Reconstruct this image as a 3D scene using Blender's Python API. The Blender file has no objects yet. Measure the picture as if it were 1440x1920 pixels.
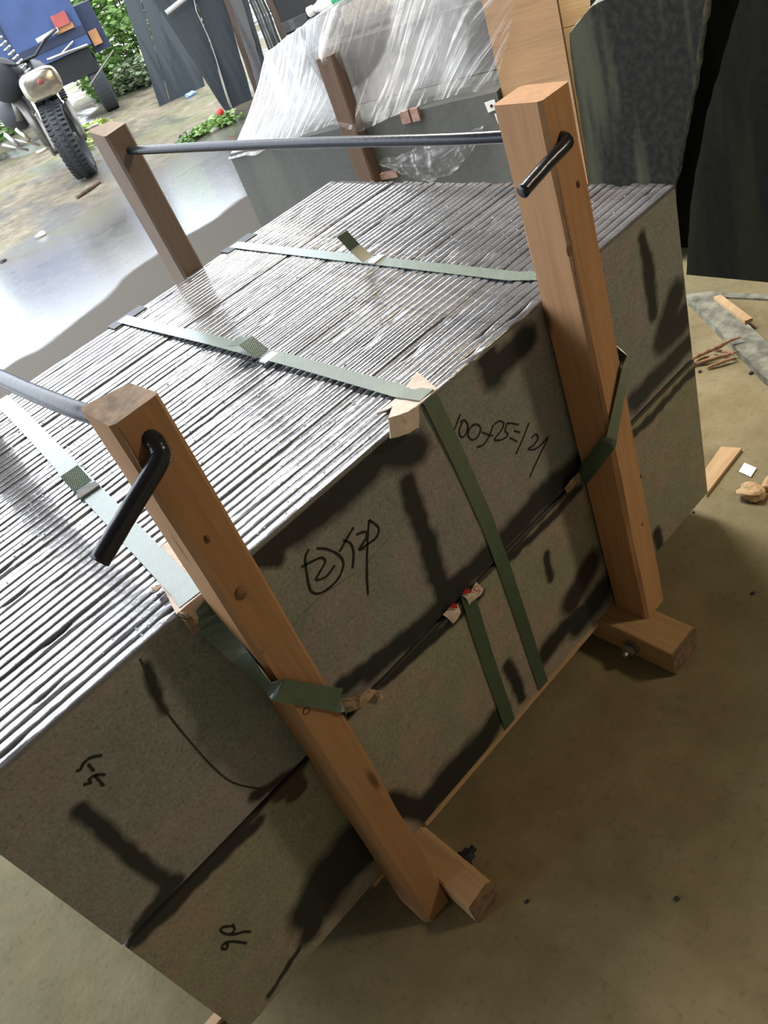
import bpy, bmesh, math, random
from mathutils import Vector, Matrix, noise

# ------------------------------------------------------------------ camera, world, light
SC = bpy.context.scene
COL = SC.collection
cam_d = bpy.data.cameras.new('camera')
cam = bpy.data.objects.new('camera', cam_d)
COL.objects.link(cam)
CM = [[0.682278,0.626143,-0.377415,-1.341458],[-0.655152,0.294533,-0.695720,-0.877734],[-0.324459,0.721939,0.611172,1.456724]]
cam.matrix_world = Matrix([CM[0], CM[1], CM[2], [0, 0, 0, 1]])
cam_d.sensor_fit = 'VERTICAL'
cam_d.sensor_height = 36.0
cam_d.sensor_width = 27.0
cam_d.lens = 1494.561 / 1920.0 * 36.0
cam_d.clip_start = 0.02
SC.camera = cam
SC.view_settings.view_transform = 'Standard'
SC.view_settings.look = 'None'
SC.view_settings.gamma = 1.0
SC.view_settings.use_curve_mapping = False
SC.view_settings.exposure = 0.0
try:
    SC.cycles.use_denoising = True
    SC.cycles.max_bounces = 8
    SC.cycles.transparent_max_bounces = 16
    SC.cycles.sample_clamp_indirect = 6.0
except Exception:
    pass

SKY_LOW, SKY_HIGH, SKY_STRENGTH = (0.80, 0.90, 1.0), (0.95, 0.96, 1.0), 5.4
w = bpy.data.worlds.new('overcast_sky')
SC.world = w
w.use_nodes = True
nt = w.node_tree
for n in list(nt.nodes): nt.nodes.remove(n)
wo = nt.nodes.new('ShaderNodeOutputWorld'); wb = nt.nodes.new('ShaderNodeBackground')
tc = nt.nodes.new('ShaderNodeTexCoord'); sx = nt.nodes.new('ShaderNodeSeparateXYZ')
rmp = nt.nodes.new('ShaderNodeValToRGB')
nt.links.new(tc.outputs['Generated'], sx.inputs[0]); nt.links.new(sx.outputs['Z'], rmp.inputs[0])
rmp.color_ramp.elements[0].position = 0.0; rmp.color_ramp.elements[0].color = (0.42, 0.46, 0.50, 1)
rmp.color_ramp.elements[1].position = 0.75; rmp.color_ramp.elements[1].color = (*SKY_HIGH, 1)
e = rmp.color_ramp.elements.new(0.22); e.color = (*[c * 0.85 for c in SKY_LOW], 1)
nt.links.new(rmp.outputs[0], wb.inputs[0]); wb.inputs[1].default_value = SKY_STRENGTH
nt.links.new(wb.outputs[0], wo.inputs[0])

def area_light(name, loc, target, power, size, color):
    d = bpy.data.lights.new(name, 'AREA'); d.energy = power; d.shape = 'DISK'; d.size = size; d.color = color
    o = bpy.data.objects.new(name, d); COL.objects.link(o); o.location = loc
    o.rotation_euler = (Vector(target) - Vector(loc)).to_track_quat('-Z', 'Y').to_euler()
    return o
area_light('shed_light', (1.9, -2.6, 3.0), (-0.2, 0.0, 0.2), 49, 0.5, (1.0, 0.79, 0.54))
area_light('shed_light', (0.55, 1.5, 3.1), (0.5, 0.0, 0.0), 125, 1.1, (1.0, 0.93, 0.82))  # added source, brightens the floor right of the pack

# ------------------------------------------------------------------ helpers
def rnd(seed): return random.Random(seed)
def nz(x, y=0.0, z=0.0): return noise.noise(Vector((x, y, z)))

class MB:
    """collects vertices and faces for ONE mesh"""
    def __init__(s): s.v = []; s.f = []; s.mi = []; s.cur = 0
    def add(s, vs, fs):
        b = len(s.v); s.v += [tuple(p) for p in vs]
        for f in fs: s.f.append([b + i for i in f]); s.mi.append(s.cur)
    def box(s, lo, hi):
        x0, y0, z0 = lo; x1, y1, z1 = hi
        s.add([(x0,y0,z0),(x1,y0,z0),(x1,y1,z0),(x0,y1,z0),(x0,y0,z1),(x1,y0,z1),(x1,y1,z1),(x0,y1,z1)],
              [(0,3,2,1),(4,5,6,7),(0,1,5,4),(1,2,6,5),(2,3,7,6),(3,0,4,7)])
    def prism(s, poly, vec):
        n = len(poly); vec = Vector(vec)
        s.add([tuple(p) for p in poly] + [tuple(Vector(p) + vec) for p in poly],
              [tuple(range(n))[::-1], tuple(range(n, 2 * n))] + [(i, (i + 1) % n, n + (i + 1) % n, n + i) for i in range(n)])
    def loft(s, rings, closed=True, caps=True):
        n = len(rings[0]); m = len(rings); fs = []
        for k in range(m - 1):
            for i in range(n if closed else n - 1):
                j = (i + 1) % n
                fs.append((k * n + i, k * n + j, (k + 1) * n + j, (k + 1) * n + i))
        if caps and closed:
            fs.append(tuple(range(n))[::-1]); fs.append(tuple((m - 1) * n + i for i in range(n)))
        s.add([p for r in rings for p in r], fs)
    def tube(s, pts, r, n=12, radii=None):
        pts = [Vector(p) for p in pts]; rings = []
        up = Vector((0, 0, 1)); prev = None
        for k, p in enumerate(pts):
            t = (pts[min(k + 1, len(pts) - 1)] - pts[max(k - 1, 0)]).normalized()
            if prev is None:
                a = t.cross(up)
                if a.length < 1e-3: a = t.cross(Vector((1, 0, 0)))
                a.normalize()
            else:
                a = (prev - t * prev.dot(t)).normalized()
            prev = a; b = t.cross(a); rr = radii[k] if radii else r
            rings.append([tuple(p + (a * math.cos(q) + b * math.sin(q)) * rr) for q in [2 * math.pi * i / n for i in range(n)]])
        s.loft(rings)
    def ring(s, c, axis, R, r, n=32, m=10, sx=1.0):
        c = Vector(c); axis = Vector(axis).normalized(); a = axis.orthogonal().normalized(); b = axis.cross(a)
        vs = []; fs = []
        for i in range(n):
            q = 2 * math.pi * i / n; d = a * math.cos(q) + b * math.sin(q)
            for j in range(m):
                u = 2 * math.pi * j / m
                vs.append(tuple(c + d * (R + r * math.cos(u)) + axis * (r * sx * math.sin(u))))
        for i in range(n):
            for j in range(m):
                i2 = (i + 1) % n; j2 = (j + 1) % m
                fs.append((i * m + j, i2 * m + j, i2 * m + j2, i * m + j2))
        s.add(vs, fs)
    def ellipsoid(s, c, r, n=16, m=10, rot=None):
        rings = []
        for k in range(m + 1):
            th = math.pi * (k / m) * 0.98 + 0.01 * math.pi
            ring = []
            for i in range(n):
                q = 2 * math.pi * i / n
                v = Vector((r[0] * math.sin(th) * math.cos(q), r[1] * math.sin(th) * math.sin(q), -r[2] * math.cos(th)))
                if rot: v = rot @ v
                ring.append(tuple(v + Vector(c)))
            rings.append(ring)
        s.loft(rings)
    def build(s, name, mats, parent=None, loc=None, smooth=False, off=None, attr=None):
        if off is None: off = Vector((0, 0, 0))
        off = Vector(off)
        me = bpy.data.meshes.new(name)
        me.from_pydata([tuple(Vector(p) - off) for p in s.v], [], s.f)
        if not isinstance(mats, (list, tuple)): mats = [mats]
        for m in mats: me.materials.append(m)
        me.polygons.foreach_set('material_index', s.mi)
        if smooth: me.polygons.foreach_set('use_smooth', [True] * len(me.polygons))
        for k, vals in (attr or {}).items():
            a = me.attributes.new(k, 'FLOAT', 'POINT'); a.data.foreach_set('value', vals)
        me.update()
        bm = bmesh.new(); bm.from_mesh(me); bmesh.ops.recalc_face_normals(bm, faces=bm.faces); bm.to_mesh(me); bm.free()
        o = bpy.data.objects.new(name, me); COL.objects.link(o)
        if parent: o.parent = parent
        if loc is not None: o.location = loc
        return o

def tag(o, label, cat, group=None, kind=None):
    if label: o['label'] = label
    if cat: o['category'] = cat
    if group: o['group'] = group
    if label or cat: o['kind'] = kind or 'thing'
    return o
def thing(name, label, cat, loc=(0, 0, 0), rz=0.0, group=None):
    o = bpy.data.objects.new(name, None); COL.objects.link(o)
    o.location = loc; o.rotation_euler = (0, 0, rz); o.empty_display_size = 0.1
    return tag(o, label, cat, group)
def solo(name, mb, mat, label, cat, group=None, kind=None, smooth=False, attr=None):
    c = Vector((sum(p[0] for p in mb.v) / len(mb.v), sum(p[1] for p in mb.v) / len(mb.v), min(p[2] for p in mb.v)))
    o = mb.build(name, mat, None, c, smooth, c, attr)
    return tag(o, label, cat, group, kind)
def struct(name, mb, mat):
    o = mb.build(name, mat); o['kind'] = 'structure'; return o

# ------------------------------------------------------------------ materials
class NT:
    def __init__(s, name, **kw):
        s.m = bpy.data.materials.new(name); s.m.use_nodes = True; s.t = s.m.node_tree
        s.b = s.t.nodes['Principled BSDF']; s.out = s.t.nodes['Material Output']
        s.set(**kw)
        s.tc = s.n('ShaderNodeTexCoord')
    def set(s, **kw):
        names = dict(color='Base Color', rough='Roughness', metal='Metallic', spec='Specular IOR Level', coat='Coat Weight',
                     coat_rough='Coat Roughness', coat_ior='Coat IOR', ior='IOR', alpha='Alpha', trans='Transmission Weight', emit='Emission Color')
        for k, v in kw.items():
            i = s.b.inputs[names[k]]
            i.default_value = (*v, 1) if isinstance(v, tuple) else v
    def n(s, t, **kw):
        x = s.t.nodes.new(t)
        for k, v in kw.items(): setattr(x, k, v)
        return x
    def l(s, a, b): s.t.links.new(a, b)
    def map(s, scale=(1, 1, 1), coord='Object', rot=(0, 0, 0)):
        mp = s.n('ShaderNodeMapping'); mp.inputs['Scale'].default_value = scale; mp.inputs['Rotation'].default_value = rot
        s.l(s.tc.outputs[coord], mp.inputs['Vector']); return mp.outputs[0]
    def noise(s, vec, scale, detail=4, rough=0.55, dist=0.0):
        x = s.n('ShaderNodeTexNoise'); x.inputs['Scale'].default_value = scale; x.inputs['Detail'].default_value = detail
        x.inputs['Roughness'].default_value = rough; x.inputs['Distortion'].default_value = dist
        s.l(vec, x.inputs['Vector']); return x.outputs['Fac']
    def ramp(s, fac, stops):
        r = s.n('ShaderNodeValToRGB'); els = r.color_ramp.elements
        while len(els) > 1: els.remove(els[-1])
        for i, (p, c) in enumerate(stops):
            c = (*c, 1) if isinstance(c, tuple) else (c, c, c, 1)
            if i == 0: els[0].position = p; els[0].color = c
            else: q = els.new(p); q.color = c
        s.l(fac, r.inputs[0]); return r.outputs[0]
    def mix(s, fac, a, b, mode='MIX'):
        x = s.n('ShaderNodeMix', data_type='RGBA', blend_type=mode)
        for sock, v in ((x.inputs[0], fac), (x.inputs[6], a), (x.inputs[7], b)):
            if hasattr(v, 'is_linked') or hasattr(v, 'links'): s.l(v, sock)
            elif isinstance(v, tuple): sock.default_value = (*v, 1)
            else: sock.default_value = v if sock == x.inputs[0] else (v, v, v, 1)
        return x.outputs[2]
    def math(s, op, a, b=0.0, clamp=False):
        x = s.n('ShaderNodeMath', operation=op); x.use_clamp = clamp
        for sock, v in ((x.inputs[0], a), (x.inputs[1], b)):
            if hasattr(v, 'links'): s.l(v, sock)
            else: sock.default_value = v
        return x.outputs[0]
    def bump(s, h, strength=0.3, dist=0.01):
        x = s.n('ShaderNodeBump'); x.inputs['Strength'].default_value = strength; x.inputs['Distance'].default_value = dist
        s.l(h, x.inputs['Height']); s.l(x.outputs[0], s.b.inputs['Normal']); return x
    def attr(s, name):
        a = s.n('ShaderNodeAttribute'); a.attribute_name = name; return a.outputs['Fac']

def plain(name, color, rough=0.6, metal=0.0, var=0.15, scale=12, **kw):
    m = NT(name, rough=rough, metal=metal, **kw)
    f = m.noise(m.map(), scale)
    lo = tuple(c * (1 - var) for c in color); hi = tuple(min(1, c * (1 + var)) for c in color)
    m.l(m.ramp(f, [(0.3, lo), (0.7, hi)]), m.b.inputs['Base Color'])
    m.bump(f, 0.15, 0.003)
    return m.m

def wood(name, dark, light, axis='Z', rough=0.65, grain=1.0, knots=True):
    m = NT(name, rough=rough, spec=0.25)
    sc = {'X': (1.2, 22, 22), 'Y': (22, 1.2, 22), 'Z': (22, 22, 1.2)}[axis]
    v = m.map(sc)
    f = m.noise(v, 1.0 * grain, 5, 0.6, 0.6)
    f2 = m.noise(m.map(tuple(c * 0.25 if c < 2 else c * 0.12 for c in sc)), 1.0, 2, 0.5)
    c1 = m.ramp(f, [(0.2, tuple(d * .6 + l * .4 for d, l in zip(dark, light))), (0.8, light)])
    c2 = m.mix(m.ramp(f2, [(0.45, 0.0), (0.75, 0.40)]), c1, tuple(c * 0.70 for c in dark))
    fine = m.noise(m.map(tuple(c * 6 for c in sc)), 1.0, 2, 0.5)
    c3 = m.mix(m.ramp(fine, [(0.4, 0.0), (0.75, 0.25)]), c2, tuple(c * 0.5 for c in dark))
    if knots:
        vo = m.n('ShaderNodeTexVoronoi'); vo.inputs['Scale'].default_value = 1.0
        ks = {'X': (2.2, 9, 9), 'Y': (9, 2.2, 9), 'Z': (9, 9, 2.2)}[axis]
        m.l(m.map(ks), vo.inputs['Vector'])
        k = m.ramp(vo.outputs['Distance'], [(0.0, 1.0), (0.045, 0.7), (0.085, 0.0)])
        c3 = m.mix(k, c3, tuple(c * 0.28 for c in dark))
    m.l(c3, m.b.inputs['Base Color'])
    m.bump(m.math('ADD', f, m.math('MULTIPLY', fine, 0.4)), 0.25, 0.003)
    return m.m

def stone_mat(name, k=(1, 1, 1)):
    m = NT(name, spec=0.35)
    T3 = lambda a: tuple(x * y for x, y in zip(a, k))
    v = m.map((1, 1, 1))
    big = m.noise(v, 3.5, 4, 0.6, 0.5); mid = m.noise(v, 22, 5, 0.65); fine = m.noise(v, 170, 3, 0.7)
    c = m.ramp(big, [(0.32, T3((0.235, 0.268, 0.248))), (0.47, T3((0.270, 0.292, 0.266))), (0.56, T3((0.335, 0.285, 0.292))), (0.62, T3((0.275, 0.285, 0.268))), (0.75, T3((0.300, 0.275, 0.275)))])
    c = m.mix(m.ramp(mid, [(0.35, 0.0), (0.7, 0.45)]), c, T3((0.160, 0.180, 0.165)))
    fl = m.noise(v, 38, 6, 0.75, 2.5)
    c = m.mix(m.ramp(fl, [(0.56, 0.0), (0.66, 0.5)]), c, T3((0.42, 0.42, 0.38)))
    c = m.mix(m.ramp(fl, [(0.33, 0.45), (0.43, 0.0)]), c, T3((0.12, 0.13, 0.12)))
    c = m.mix(m.ramp(fine, [(0.54, 0.0), (0.70, 0.55)]), c, (0.42, 0.41, 0.37))
    c = m.mix(m.ramp(fine, [(0.30, 0.6), (0.46, 0.0)]), c, (0.07, 0.07, 0.068))
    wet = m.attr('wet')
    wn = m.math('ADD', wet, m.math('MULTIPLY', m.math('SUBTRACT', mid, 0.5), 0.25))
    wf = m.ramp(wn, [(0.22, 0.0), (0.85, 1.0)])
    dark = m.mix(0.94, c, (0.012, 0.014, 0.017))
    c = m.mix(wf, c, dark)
    rust = m.attr('rust')
    c = m.mix(m.ramp(rust, [(0.3, 0.0), (0.7, 0.85)]), c, (0.055, 0.022, 0.018))
    top = m.attr('top')
    tcol = m.ramp(mid, [(0.3, (0.085, 0.089, 0.102)), (0.7, (0.170, 0.175, 0.196))])
    c = m.mix(top, c, tcol)
    m.l(c, m.b.inputs['Base Color'])
    r = m.mix(wf, 0.85, 0.55); r = m.mix(top, r, m.ramp(fine, [(0.3, 0.16), (0.7, 0.36)]))
    m.l(r, m.b.inputs['Roughness'])
    m.l(m.math('MULTIPLY', top, TOP_COAT), m.b.inputs['Coat Weight'])
    m.set(coat_rough=0.09, coat_ior=2.0)
    drops = m.n('ShaderNodeTexVoronoi'); drops.inputs['Scale'].default_value = 150; m.l(m.map((0.5, 1, 1)), drops.inputs['Vector'])
    h = m.math('ADD', m.math('MULTIPLY', fine, 0.30), m.math('MULTIPLY', mid, 1.1))
    h = m.math('ADD', h, m.math('MULTIPLY', m.math('MULTIPLY', drops.outputs['Distance'], top), 0.3))
    b = m.bump(h, 0.24, 0.0020)
    m.l(m.t.nodes['Bump'].outputs[0], m.b.inputs['Coat Normal'])
    return m.m
TOP_COAT = 1.0
M = {}
M['stone'] = stone_mat('wet_and_dry_slate')
M['stone_low'] = stone_mat('olive_grey_slate', (1.14, 1.06, 0.86))
M['wood_post'] = wood('orange_pine', (0.28, 0.150, 0.068), (0.46, 0.265, 0.135), 'Z')
M['wood_post_pale'] = wood('pale_pine_post', (0.38, 0.20, 0.098), (0.60, 0.35, 0.185), 'Z')
M['wood_old'] = wood('brown_weathered_post', (0.20, 0.150, 0.118), (0.29, 0.225, 0.180), 'Z')
M['wood_skid'] = wood('pale_pine_skid', (0.40, 0.24, 0.12), (0.62, 0.42, 0.23), 'Y')
M['wood_x'] = wood('pale_pine_board', (0.42, 0.26, 0.14), (0.68, 0.48, 0.28), 'X')
M['wood_end'] = plain('sawn_wood_end', (0.20, 0.135, 0.085), 0.8, scale=60, var=0.45)
M['bark'] = plain('splintered_bark', (0.34, 0.20, 0.11), 0.8, scale=50, var=0.5)
M['plywood'] = wood('plywood_sheet', (0.36, 0.21, 0.11), (0.52, 0.33, 0.19), 'X', knots=False)
M['ply_bright'] = wood('new_light_boards', (0.60, 0.38, 0.18), (0.85, 0.60, 0.33), 'X', knots=False)
M['steel'] = plain('dark_rebar_steel', (0.030, 0.034, 0.044), 0.26, 0.35, scale=80)
M['rebar_rust'] = plain('rusty_rebar_steel', (0.085, 0.062, 0.050), 0.45, 0.6, scale=90, var=0.4)
M['metal'] = plain('galvanised_metal', (0.45, 0.45, 0.47), 0.35, 0.9, scale=70)
M['chrome'] = plain('chromed_steel', (0.62, 0.58, 0.50), 0.22, 0.95, scale=30)
M['card'] = plain('white_card', (0.62, 0.53, 0.46), 0.8, scale=40, var=0.1)
M['brown_card'] = plain('torn_brown_card', (0.36, 0.26, 0.18), 0.85, scale=60, var=0.35)
M['play_card'] = plain('playing_card_paper', (0.66, 0.55, 0.47), 0.7, scale=40, var=0.08)
M['red_ink'] = plain('red_card_ink', (0.50, 0.012, 0.02), 0.6, scale=20, var=0.1)
M['ink'] = plain('black_marker_ink', (0.006, 0.006, 0.008), 0.5, scale=20)
M['black_plastic'] = plain('black_plastic', (0.022, 0.024, 0.032), 0.42, scale=40)
M['rubber'] = plain('black_rubber', (0.032, 0.037, 0.044), 0.7, scale=40)
M['blue'] = plain('blue_vehicle_paint', (0.045, 0.080, 0.20), 0.5, scale=3)
M['navy'] = plain('dark_navy_paint', (0.025, 0.035, 0.075), 0.5, scale=3)
M['moto_black'] = plain('black_engine_metal', (0.028, 0.030, 0.034), 0.45, 0.4, scale=10)
M['grey_metal'] = plain('grey_fork_metal', (0.17, 0.165, 0.15), 0.4, 0.6, scale=20)
M['pink_wood'] = plain('pinkish_damp_wood', (0.33, 0.21, 0.175), 0.8, scale=40, var=0.3)
M['red_lamp'] = plain('red_lamp_plastic', (0.36, 0.09, 0.08), 0.4, scale=20)
M['orange_lamp'] = plain('orange_lamp_plastic', (0.40, 0.20, 0.09), 0.4, scale=20)
M['white_plastic'] = plain('white_plastic', (0.78, 0.78, 0.76), 0.35, scale=20, var=0.05)
M['green_label'] = plain('green_bottle_label', (0.03, 0.30, 0.13), 0.4, scale=40, var=0.5)
M['litter_blue'] = plain('blue_litter', (0.25, 0.38, 0.60), 0.5, scale=40)
M['flower_red'] = plain('red_flower', (0.75, 0.05, 0.04), 0.6, scale=40)
M['roof'] = plain('dark_shed_roof', (0.22, 0.20, 0.17), 0.9, scale=2)
M['shed_wall'] = plain('shed_wall_render', (0.40, 0.35, 0.28), 0.9, scale=3)

def strap_mat():
    m = NT('green_polyester_strap', rough=0.36, spec=0.55)
    f = m.noise(m.map(), 30)
    m.l(m.ramp(f, [(0.3, (0.040, 0.088, 0.058)), (0.7, (0.060, 0.122, 0.080))]), m.b.inputs['Base Color'])
    w1 = m.n('ShaderNodeTexWave'); w1.inputs['Scale'].default_value = 120; w1.inputs['Distortion'].default_value = 0.5
    m.l(m.map((1, 1, 1), rot=(0.3, 0.3, 0.8)), w1.inputs['Vector'])
    w2 = m.n('ShaderNodeTexWave'); w2.inputs['Scale'].default_value = 120; w2.inputs['Distortion'].default_value = 0.5
    m.l(m.map((1, 1, 1), rot=(0.3, 0.3, -0.8)), w2.inputs['Vector'])
    m.bump(m.math('ADD', w1.outputs['Fac'], w2.outputs['Fac']), 0.35, 0.001)
    m.set(coat=1.0, coat_rough=0.22, coat_ior=1.7)
    return m.m
M['strap'] = strap_mat()

def dark_slab_mat(name, dry, wetc, streak_axis, dens=0.5, rough=0.6, spec=0.3):
    m = NT(name, rough=rough, spec=spec)
    sc = {'Z': (6, 6, 0.55), 'T': (3, 7, 0.5)}[streak_axis]
    f = m.noise(m.map(sc), 1.0, 4, 0.5, 0.4); g = m.noise(m.map(), 40, 4, 0.6)
    c = m.ramp(f, [(dens - 0.06, dry), (dens + 0.04, wetc)])
    c = m.mix(m.ramp(g, [(0.4, 0.0), (0.8, 0.35)]), c, tuple(q * 1.3 for q in dry))
    m.l(c, m.b.inputs['Base Color']); m.bump(g, 0.3, 0.004)
    return m.m
M['slab_dark'] = dark_slab_mat('tall_dark_slab', (0.058, 0.060, 0.044), (0.016, 0.017, 0.017), 'Z', 0.49, 0.9, 0.08)
M['slab_black'] = dark_slab_mat('tall_black_slab', (0.017, 0.018, 0.012), (0.010, 0.011, 0.010), 'Z', 0.55, 0.9, 0.06)
M['slab_yard'] = dark_slab_mat('yard_slab', (0.075, 0.088, 0.098), (0.045, 0.055, 0.068), 'Z', 0.5, 0.45)  # tones raised to carry the yard haze in the colour
M['slab_yard_grey'] = dark_slab_mat('yard_grey_slab', (0.20, 0.20, 0.20), (0.12, 0.12, 0.13), 'Z', 0.5, 0.6)
M['slab_yard_brown'] = dark_slab_mat('yard_brown_timber', (0.17, 0.12, 0.10), (0.10, 0.075, 0.065), 'Z', 0.5, 0.7)
M['crate_stone'] = dark_slab_mat('grey_crate_slab', (0.125, 0.128, 0.118), (0.095, 0.100, 0.100), 'T', 0.5, 0.75)
M['edge_light'] = plain('broken_stone_edge', (0.20, 0.205, 0.19), 0.7, scale=45, var=0.6)
M['grey_board'] = plain('mottled_grey_stone_strip', (0.205, 0.205, 0.165), 0.75, scale=26, var=0.55)

def ground_mat():
    m = NT('shed_and_yard_concrete', spec=0.4)
    g = m.n('ShaderNodeNewGeometry'); P = g.outputs['Position']
    sp = m.n('ShaderNodeSeparateXYZ'); m.l(P, sp.inputs[0])
    def nzp(scale, detail=4, rough=0.55, stretch=(1, 1, 1), dist=0.0):
        mp = m.n('ShaderNodeMapping'); mp.inputs['Scale'].default_value = stretch; m.l(P, mp.inputs[0])
        return m.noise(mp.outputs[0], scale, detail, rough, dist)
    big = nzp(0.9, 4, 0.6); mid = nzp(7, 5, 0.6); fine = nzp(70, 4, 0.65)
    conc = m.ramp(mid, [(0.30, (0.200, 0.165, 0.092)), (0.50, (0.255, 0.212, 0.122)), (0.72, (0.320, 0.274, 0.170))])
    conc = m.mix(m.ramp(big, [(0.42, 0.0), (0.62, 0.5)]), conc, (0.185, 0.185, 0.118))
    conc = m.mix(m.ramp(fine, [(0.30, 0.35), (0.44, 0.0)]), conc, (0.09, 0.075, 0.05))
    conc = m.mix(m.ramp(fine, [(0.64, 0.0), (0.78, 0.35)]), conc, (0.46, 0.42, 0.33))
    yard = m.ramp(mid, [(0.28, (0.095, 0.079, 0.052)), (0.5, (0.170, 0.147, 0.102)), (0.70, (0.25, 0.222, 0.155))])
    yard = m.mix(m.ramp(big, [(0.48, 0.0), (0.60, 0.6)]), yard, (0.128, 0.150, 0.060))
    yard = m.mix(m.ramp(fine, [(0.58, 0.0), (0.68, 0.7)]), yard, (0.36, 0.34, 0.30))
    # y' = y - 0.15 x
    yy = m.math('SUBTRACT', sp.outputs['Y'], m.math('MULTIPLY', sp.outputs['X'], 0.12))
    wob = m.math('MULTIPLY', m.math('SUBTRACT', nzp(0.9, 3, 0.5), 0.5), 0.9)
    yw = m.math('ADD', yy, wob)
    outf = m.ramp(m.math('MULTIPLY', m.math('SUBTRACT', yw, 1.4), 0.5, True), [(0.0, 0.0), (1.0, 1.0)])
    mud = m.ramp(m.math('MULTIPLY', m.math('SUBTRACT', yw, 5.6), 0.8, True), [(0.0, 0.0), (1.0, 1.0)])
    wetc = m.mix(mud, (0.098, 0.090, 0.078), yard)
    c = m.mix(outf, conc, wetc)
    puddle = m.ramp(m.math('MULTIPLY', m.math('SUBTRACT', yw, 4.10), 5.0, True), [(0.3, 0.0), (0.7, 1.0)])
    pud2 = m.ramp(nzp(1.6, 4, 0.6, (1, 0.45, 1)), [(0.43, 1.0), (0.52, 0.0)])
    dryish = m.math('MULTIPLY', puddle, m.math('SUBTRACT', 1.0, m.math('MULTIPLY', mud, m.math('SUBTRACT', 1.0, m.math('MULTIPLY', pud2, 0.8)))))
    c = m.mix(dryish, c, m.mix(0.35, c, (0.05, 0.05, 0.05)))
    m.l(c, m.b.inputs['Base Color'])
    r = m.mix(dryish, 0.75, m.ramp(mid, [(0.3, 0.16), (0.7, 0.34)]))
    r = m.mix(m.math('MULTIPLY', outf, m.math('SUBTRACT', 1.0, dryish)), r, 0.8)
    m.l(r, m.b.inputs['Roughness'])
    m.l(m.mix(dryish, m.mix(mud, 0.06, 0.3), 0.5), m.b.inputs['Specular IOR Level'])
    m.l(m.math('MULTIPLY', dryish, 1.0), m.b.inputs['Coat Weight']); m.set(coat_rough=0.20, coat_ior=1.75)
    h = m.math('ADD', m.math('MULTIPLY', mid, 0.8), m.math('MULTIPLY', fine, 0.35))
    m.bump(h, 0.35, 0.012)
    return m.m
M['ground'] = ground_mat()

def film_mat():
    m = NT('clear_stretch_film', color=(0.55, 0.56, 0.58), rough=0.28, spec=0.5)
    w1 = m.noise(m.map((3, 3, 1.6)), 3.0, 5, 0.6, 1.2)
    uvm = m.n('ShaderNodeMapping'); uvm.inputs['Scale'].default_value = (60, 2.6, 1); uvm.inputs['Rotation'].default_value = (0, 0, 0.20)
    m.l(m.tc.outputs['UV'], uvm.inputs[0])
    st = m.noise(uvm.outputs[0], 1.0, 4, 0.6, 0.8)
    w2_ = m.noise(m.map((1, 1, 1)), 42, 4, 0.7, 1.5)
    h = m.math('ADD', m.math('ADD', m.math('MULTIPLY', st, 1.0), m.math('MULTIPLY', w1, 0.6)), m.math('MULTIPLY', w2_, 0.35))
    m.bump(h, 0.8, 0.012)
    m.set(coat=1.0, coat_rough=0.12)
    m.l(m.t.nodes['Bump'].outputs[0], m.b.inputs['Coat Normal'])
    tr = m.n('ShaderNodeBsdfTransparent'); mx = m.n('ShaderNodeMixShader')
    a = m.attr('cloudy')
    fac = m.math('ADD', m.math('MULTIPLY', a, 0.75), m.math('MULTIPLY', m.ramp(st, [(0.50, 0.0), (0.66, 1.0)]), 0.50), True)
    m.l(fac, mx.inputs[0]); m.l(tr.outputs[0], mx.inputs[1]); m.l(m.b.outputs[0], mx.inputs[2])
    m.l(mx.outputs[0], m.out.inputs['Surface'])
    return m.m
M['film'] = film_mat()

def leaf_mat(name, a, b):
    m = NT(name, rough=0.45, spec=0.5)
    oi = m.noise(m.map(), 9, 3, 0.6)
    m.l(m.ramp(oi, [(0.3, a), (0.7, b)]), m.b.inputs['Base Color'])
    return m.m
M['leaf'] = leaf_mat('bright_green_leaves', (0.18, 0.34, 0.07), (0.42, 0.62, 0.24))
M['leaf_dark'] = leaf_mat('deep_green_leaves', (0.06, 0.15, 0.03), (0.18, 0.34, 0.07))
M['stem'] = plain('brown_stem', (0.10, 0.07, 0.04), 0.8)

# ------------------------------------------------------------------ the setting
FZ = -0.075
g = MB(); g.box((-6, -5, FZ - 0.2), (5.0, 3.0, FZ)); struct('floor', g, M['ground'])
g = MB(); g.box((-40, 3.0, FZ - 0.2), (50, 60, FZ)); g.box((-40, -5, FZ - 0.2), (-6, 3.0, FZ)); g.box((5.0, -5, FZ - 0.2), (50, 3.0, FZ))
struct('ground', g, M['ground'])
g = MB(); g.box((-6, -5, 3.3), (1.0, 2.3, 3.42)); g.box((1.0, -5, 3.3), (4.6, 6.6, 3.42)); struct('ceiling', g, M['roof'])  # unseen; right half lengthened to block sky reflections on the slab tops
g = MB(); g.box((-6, -5.15, FZ), (5.0, -5, 3.3)); struct('wall_back', g, M['shed_wall'])
g = MB(); g.box((4.4, -5, FZ), (4.55, 6.3, 3.3)); struct('wall_right', g, M['shed_wall'])
g = MB(); g.box((-6.15, -5, FZ), (-6, 0.6, 3.3)); struct('wall_left', g, M['shed_wall'])

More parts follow.
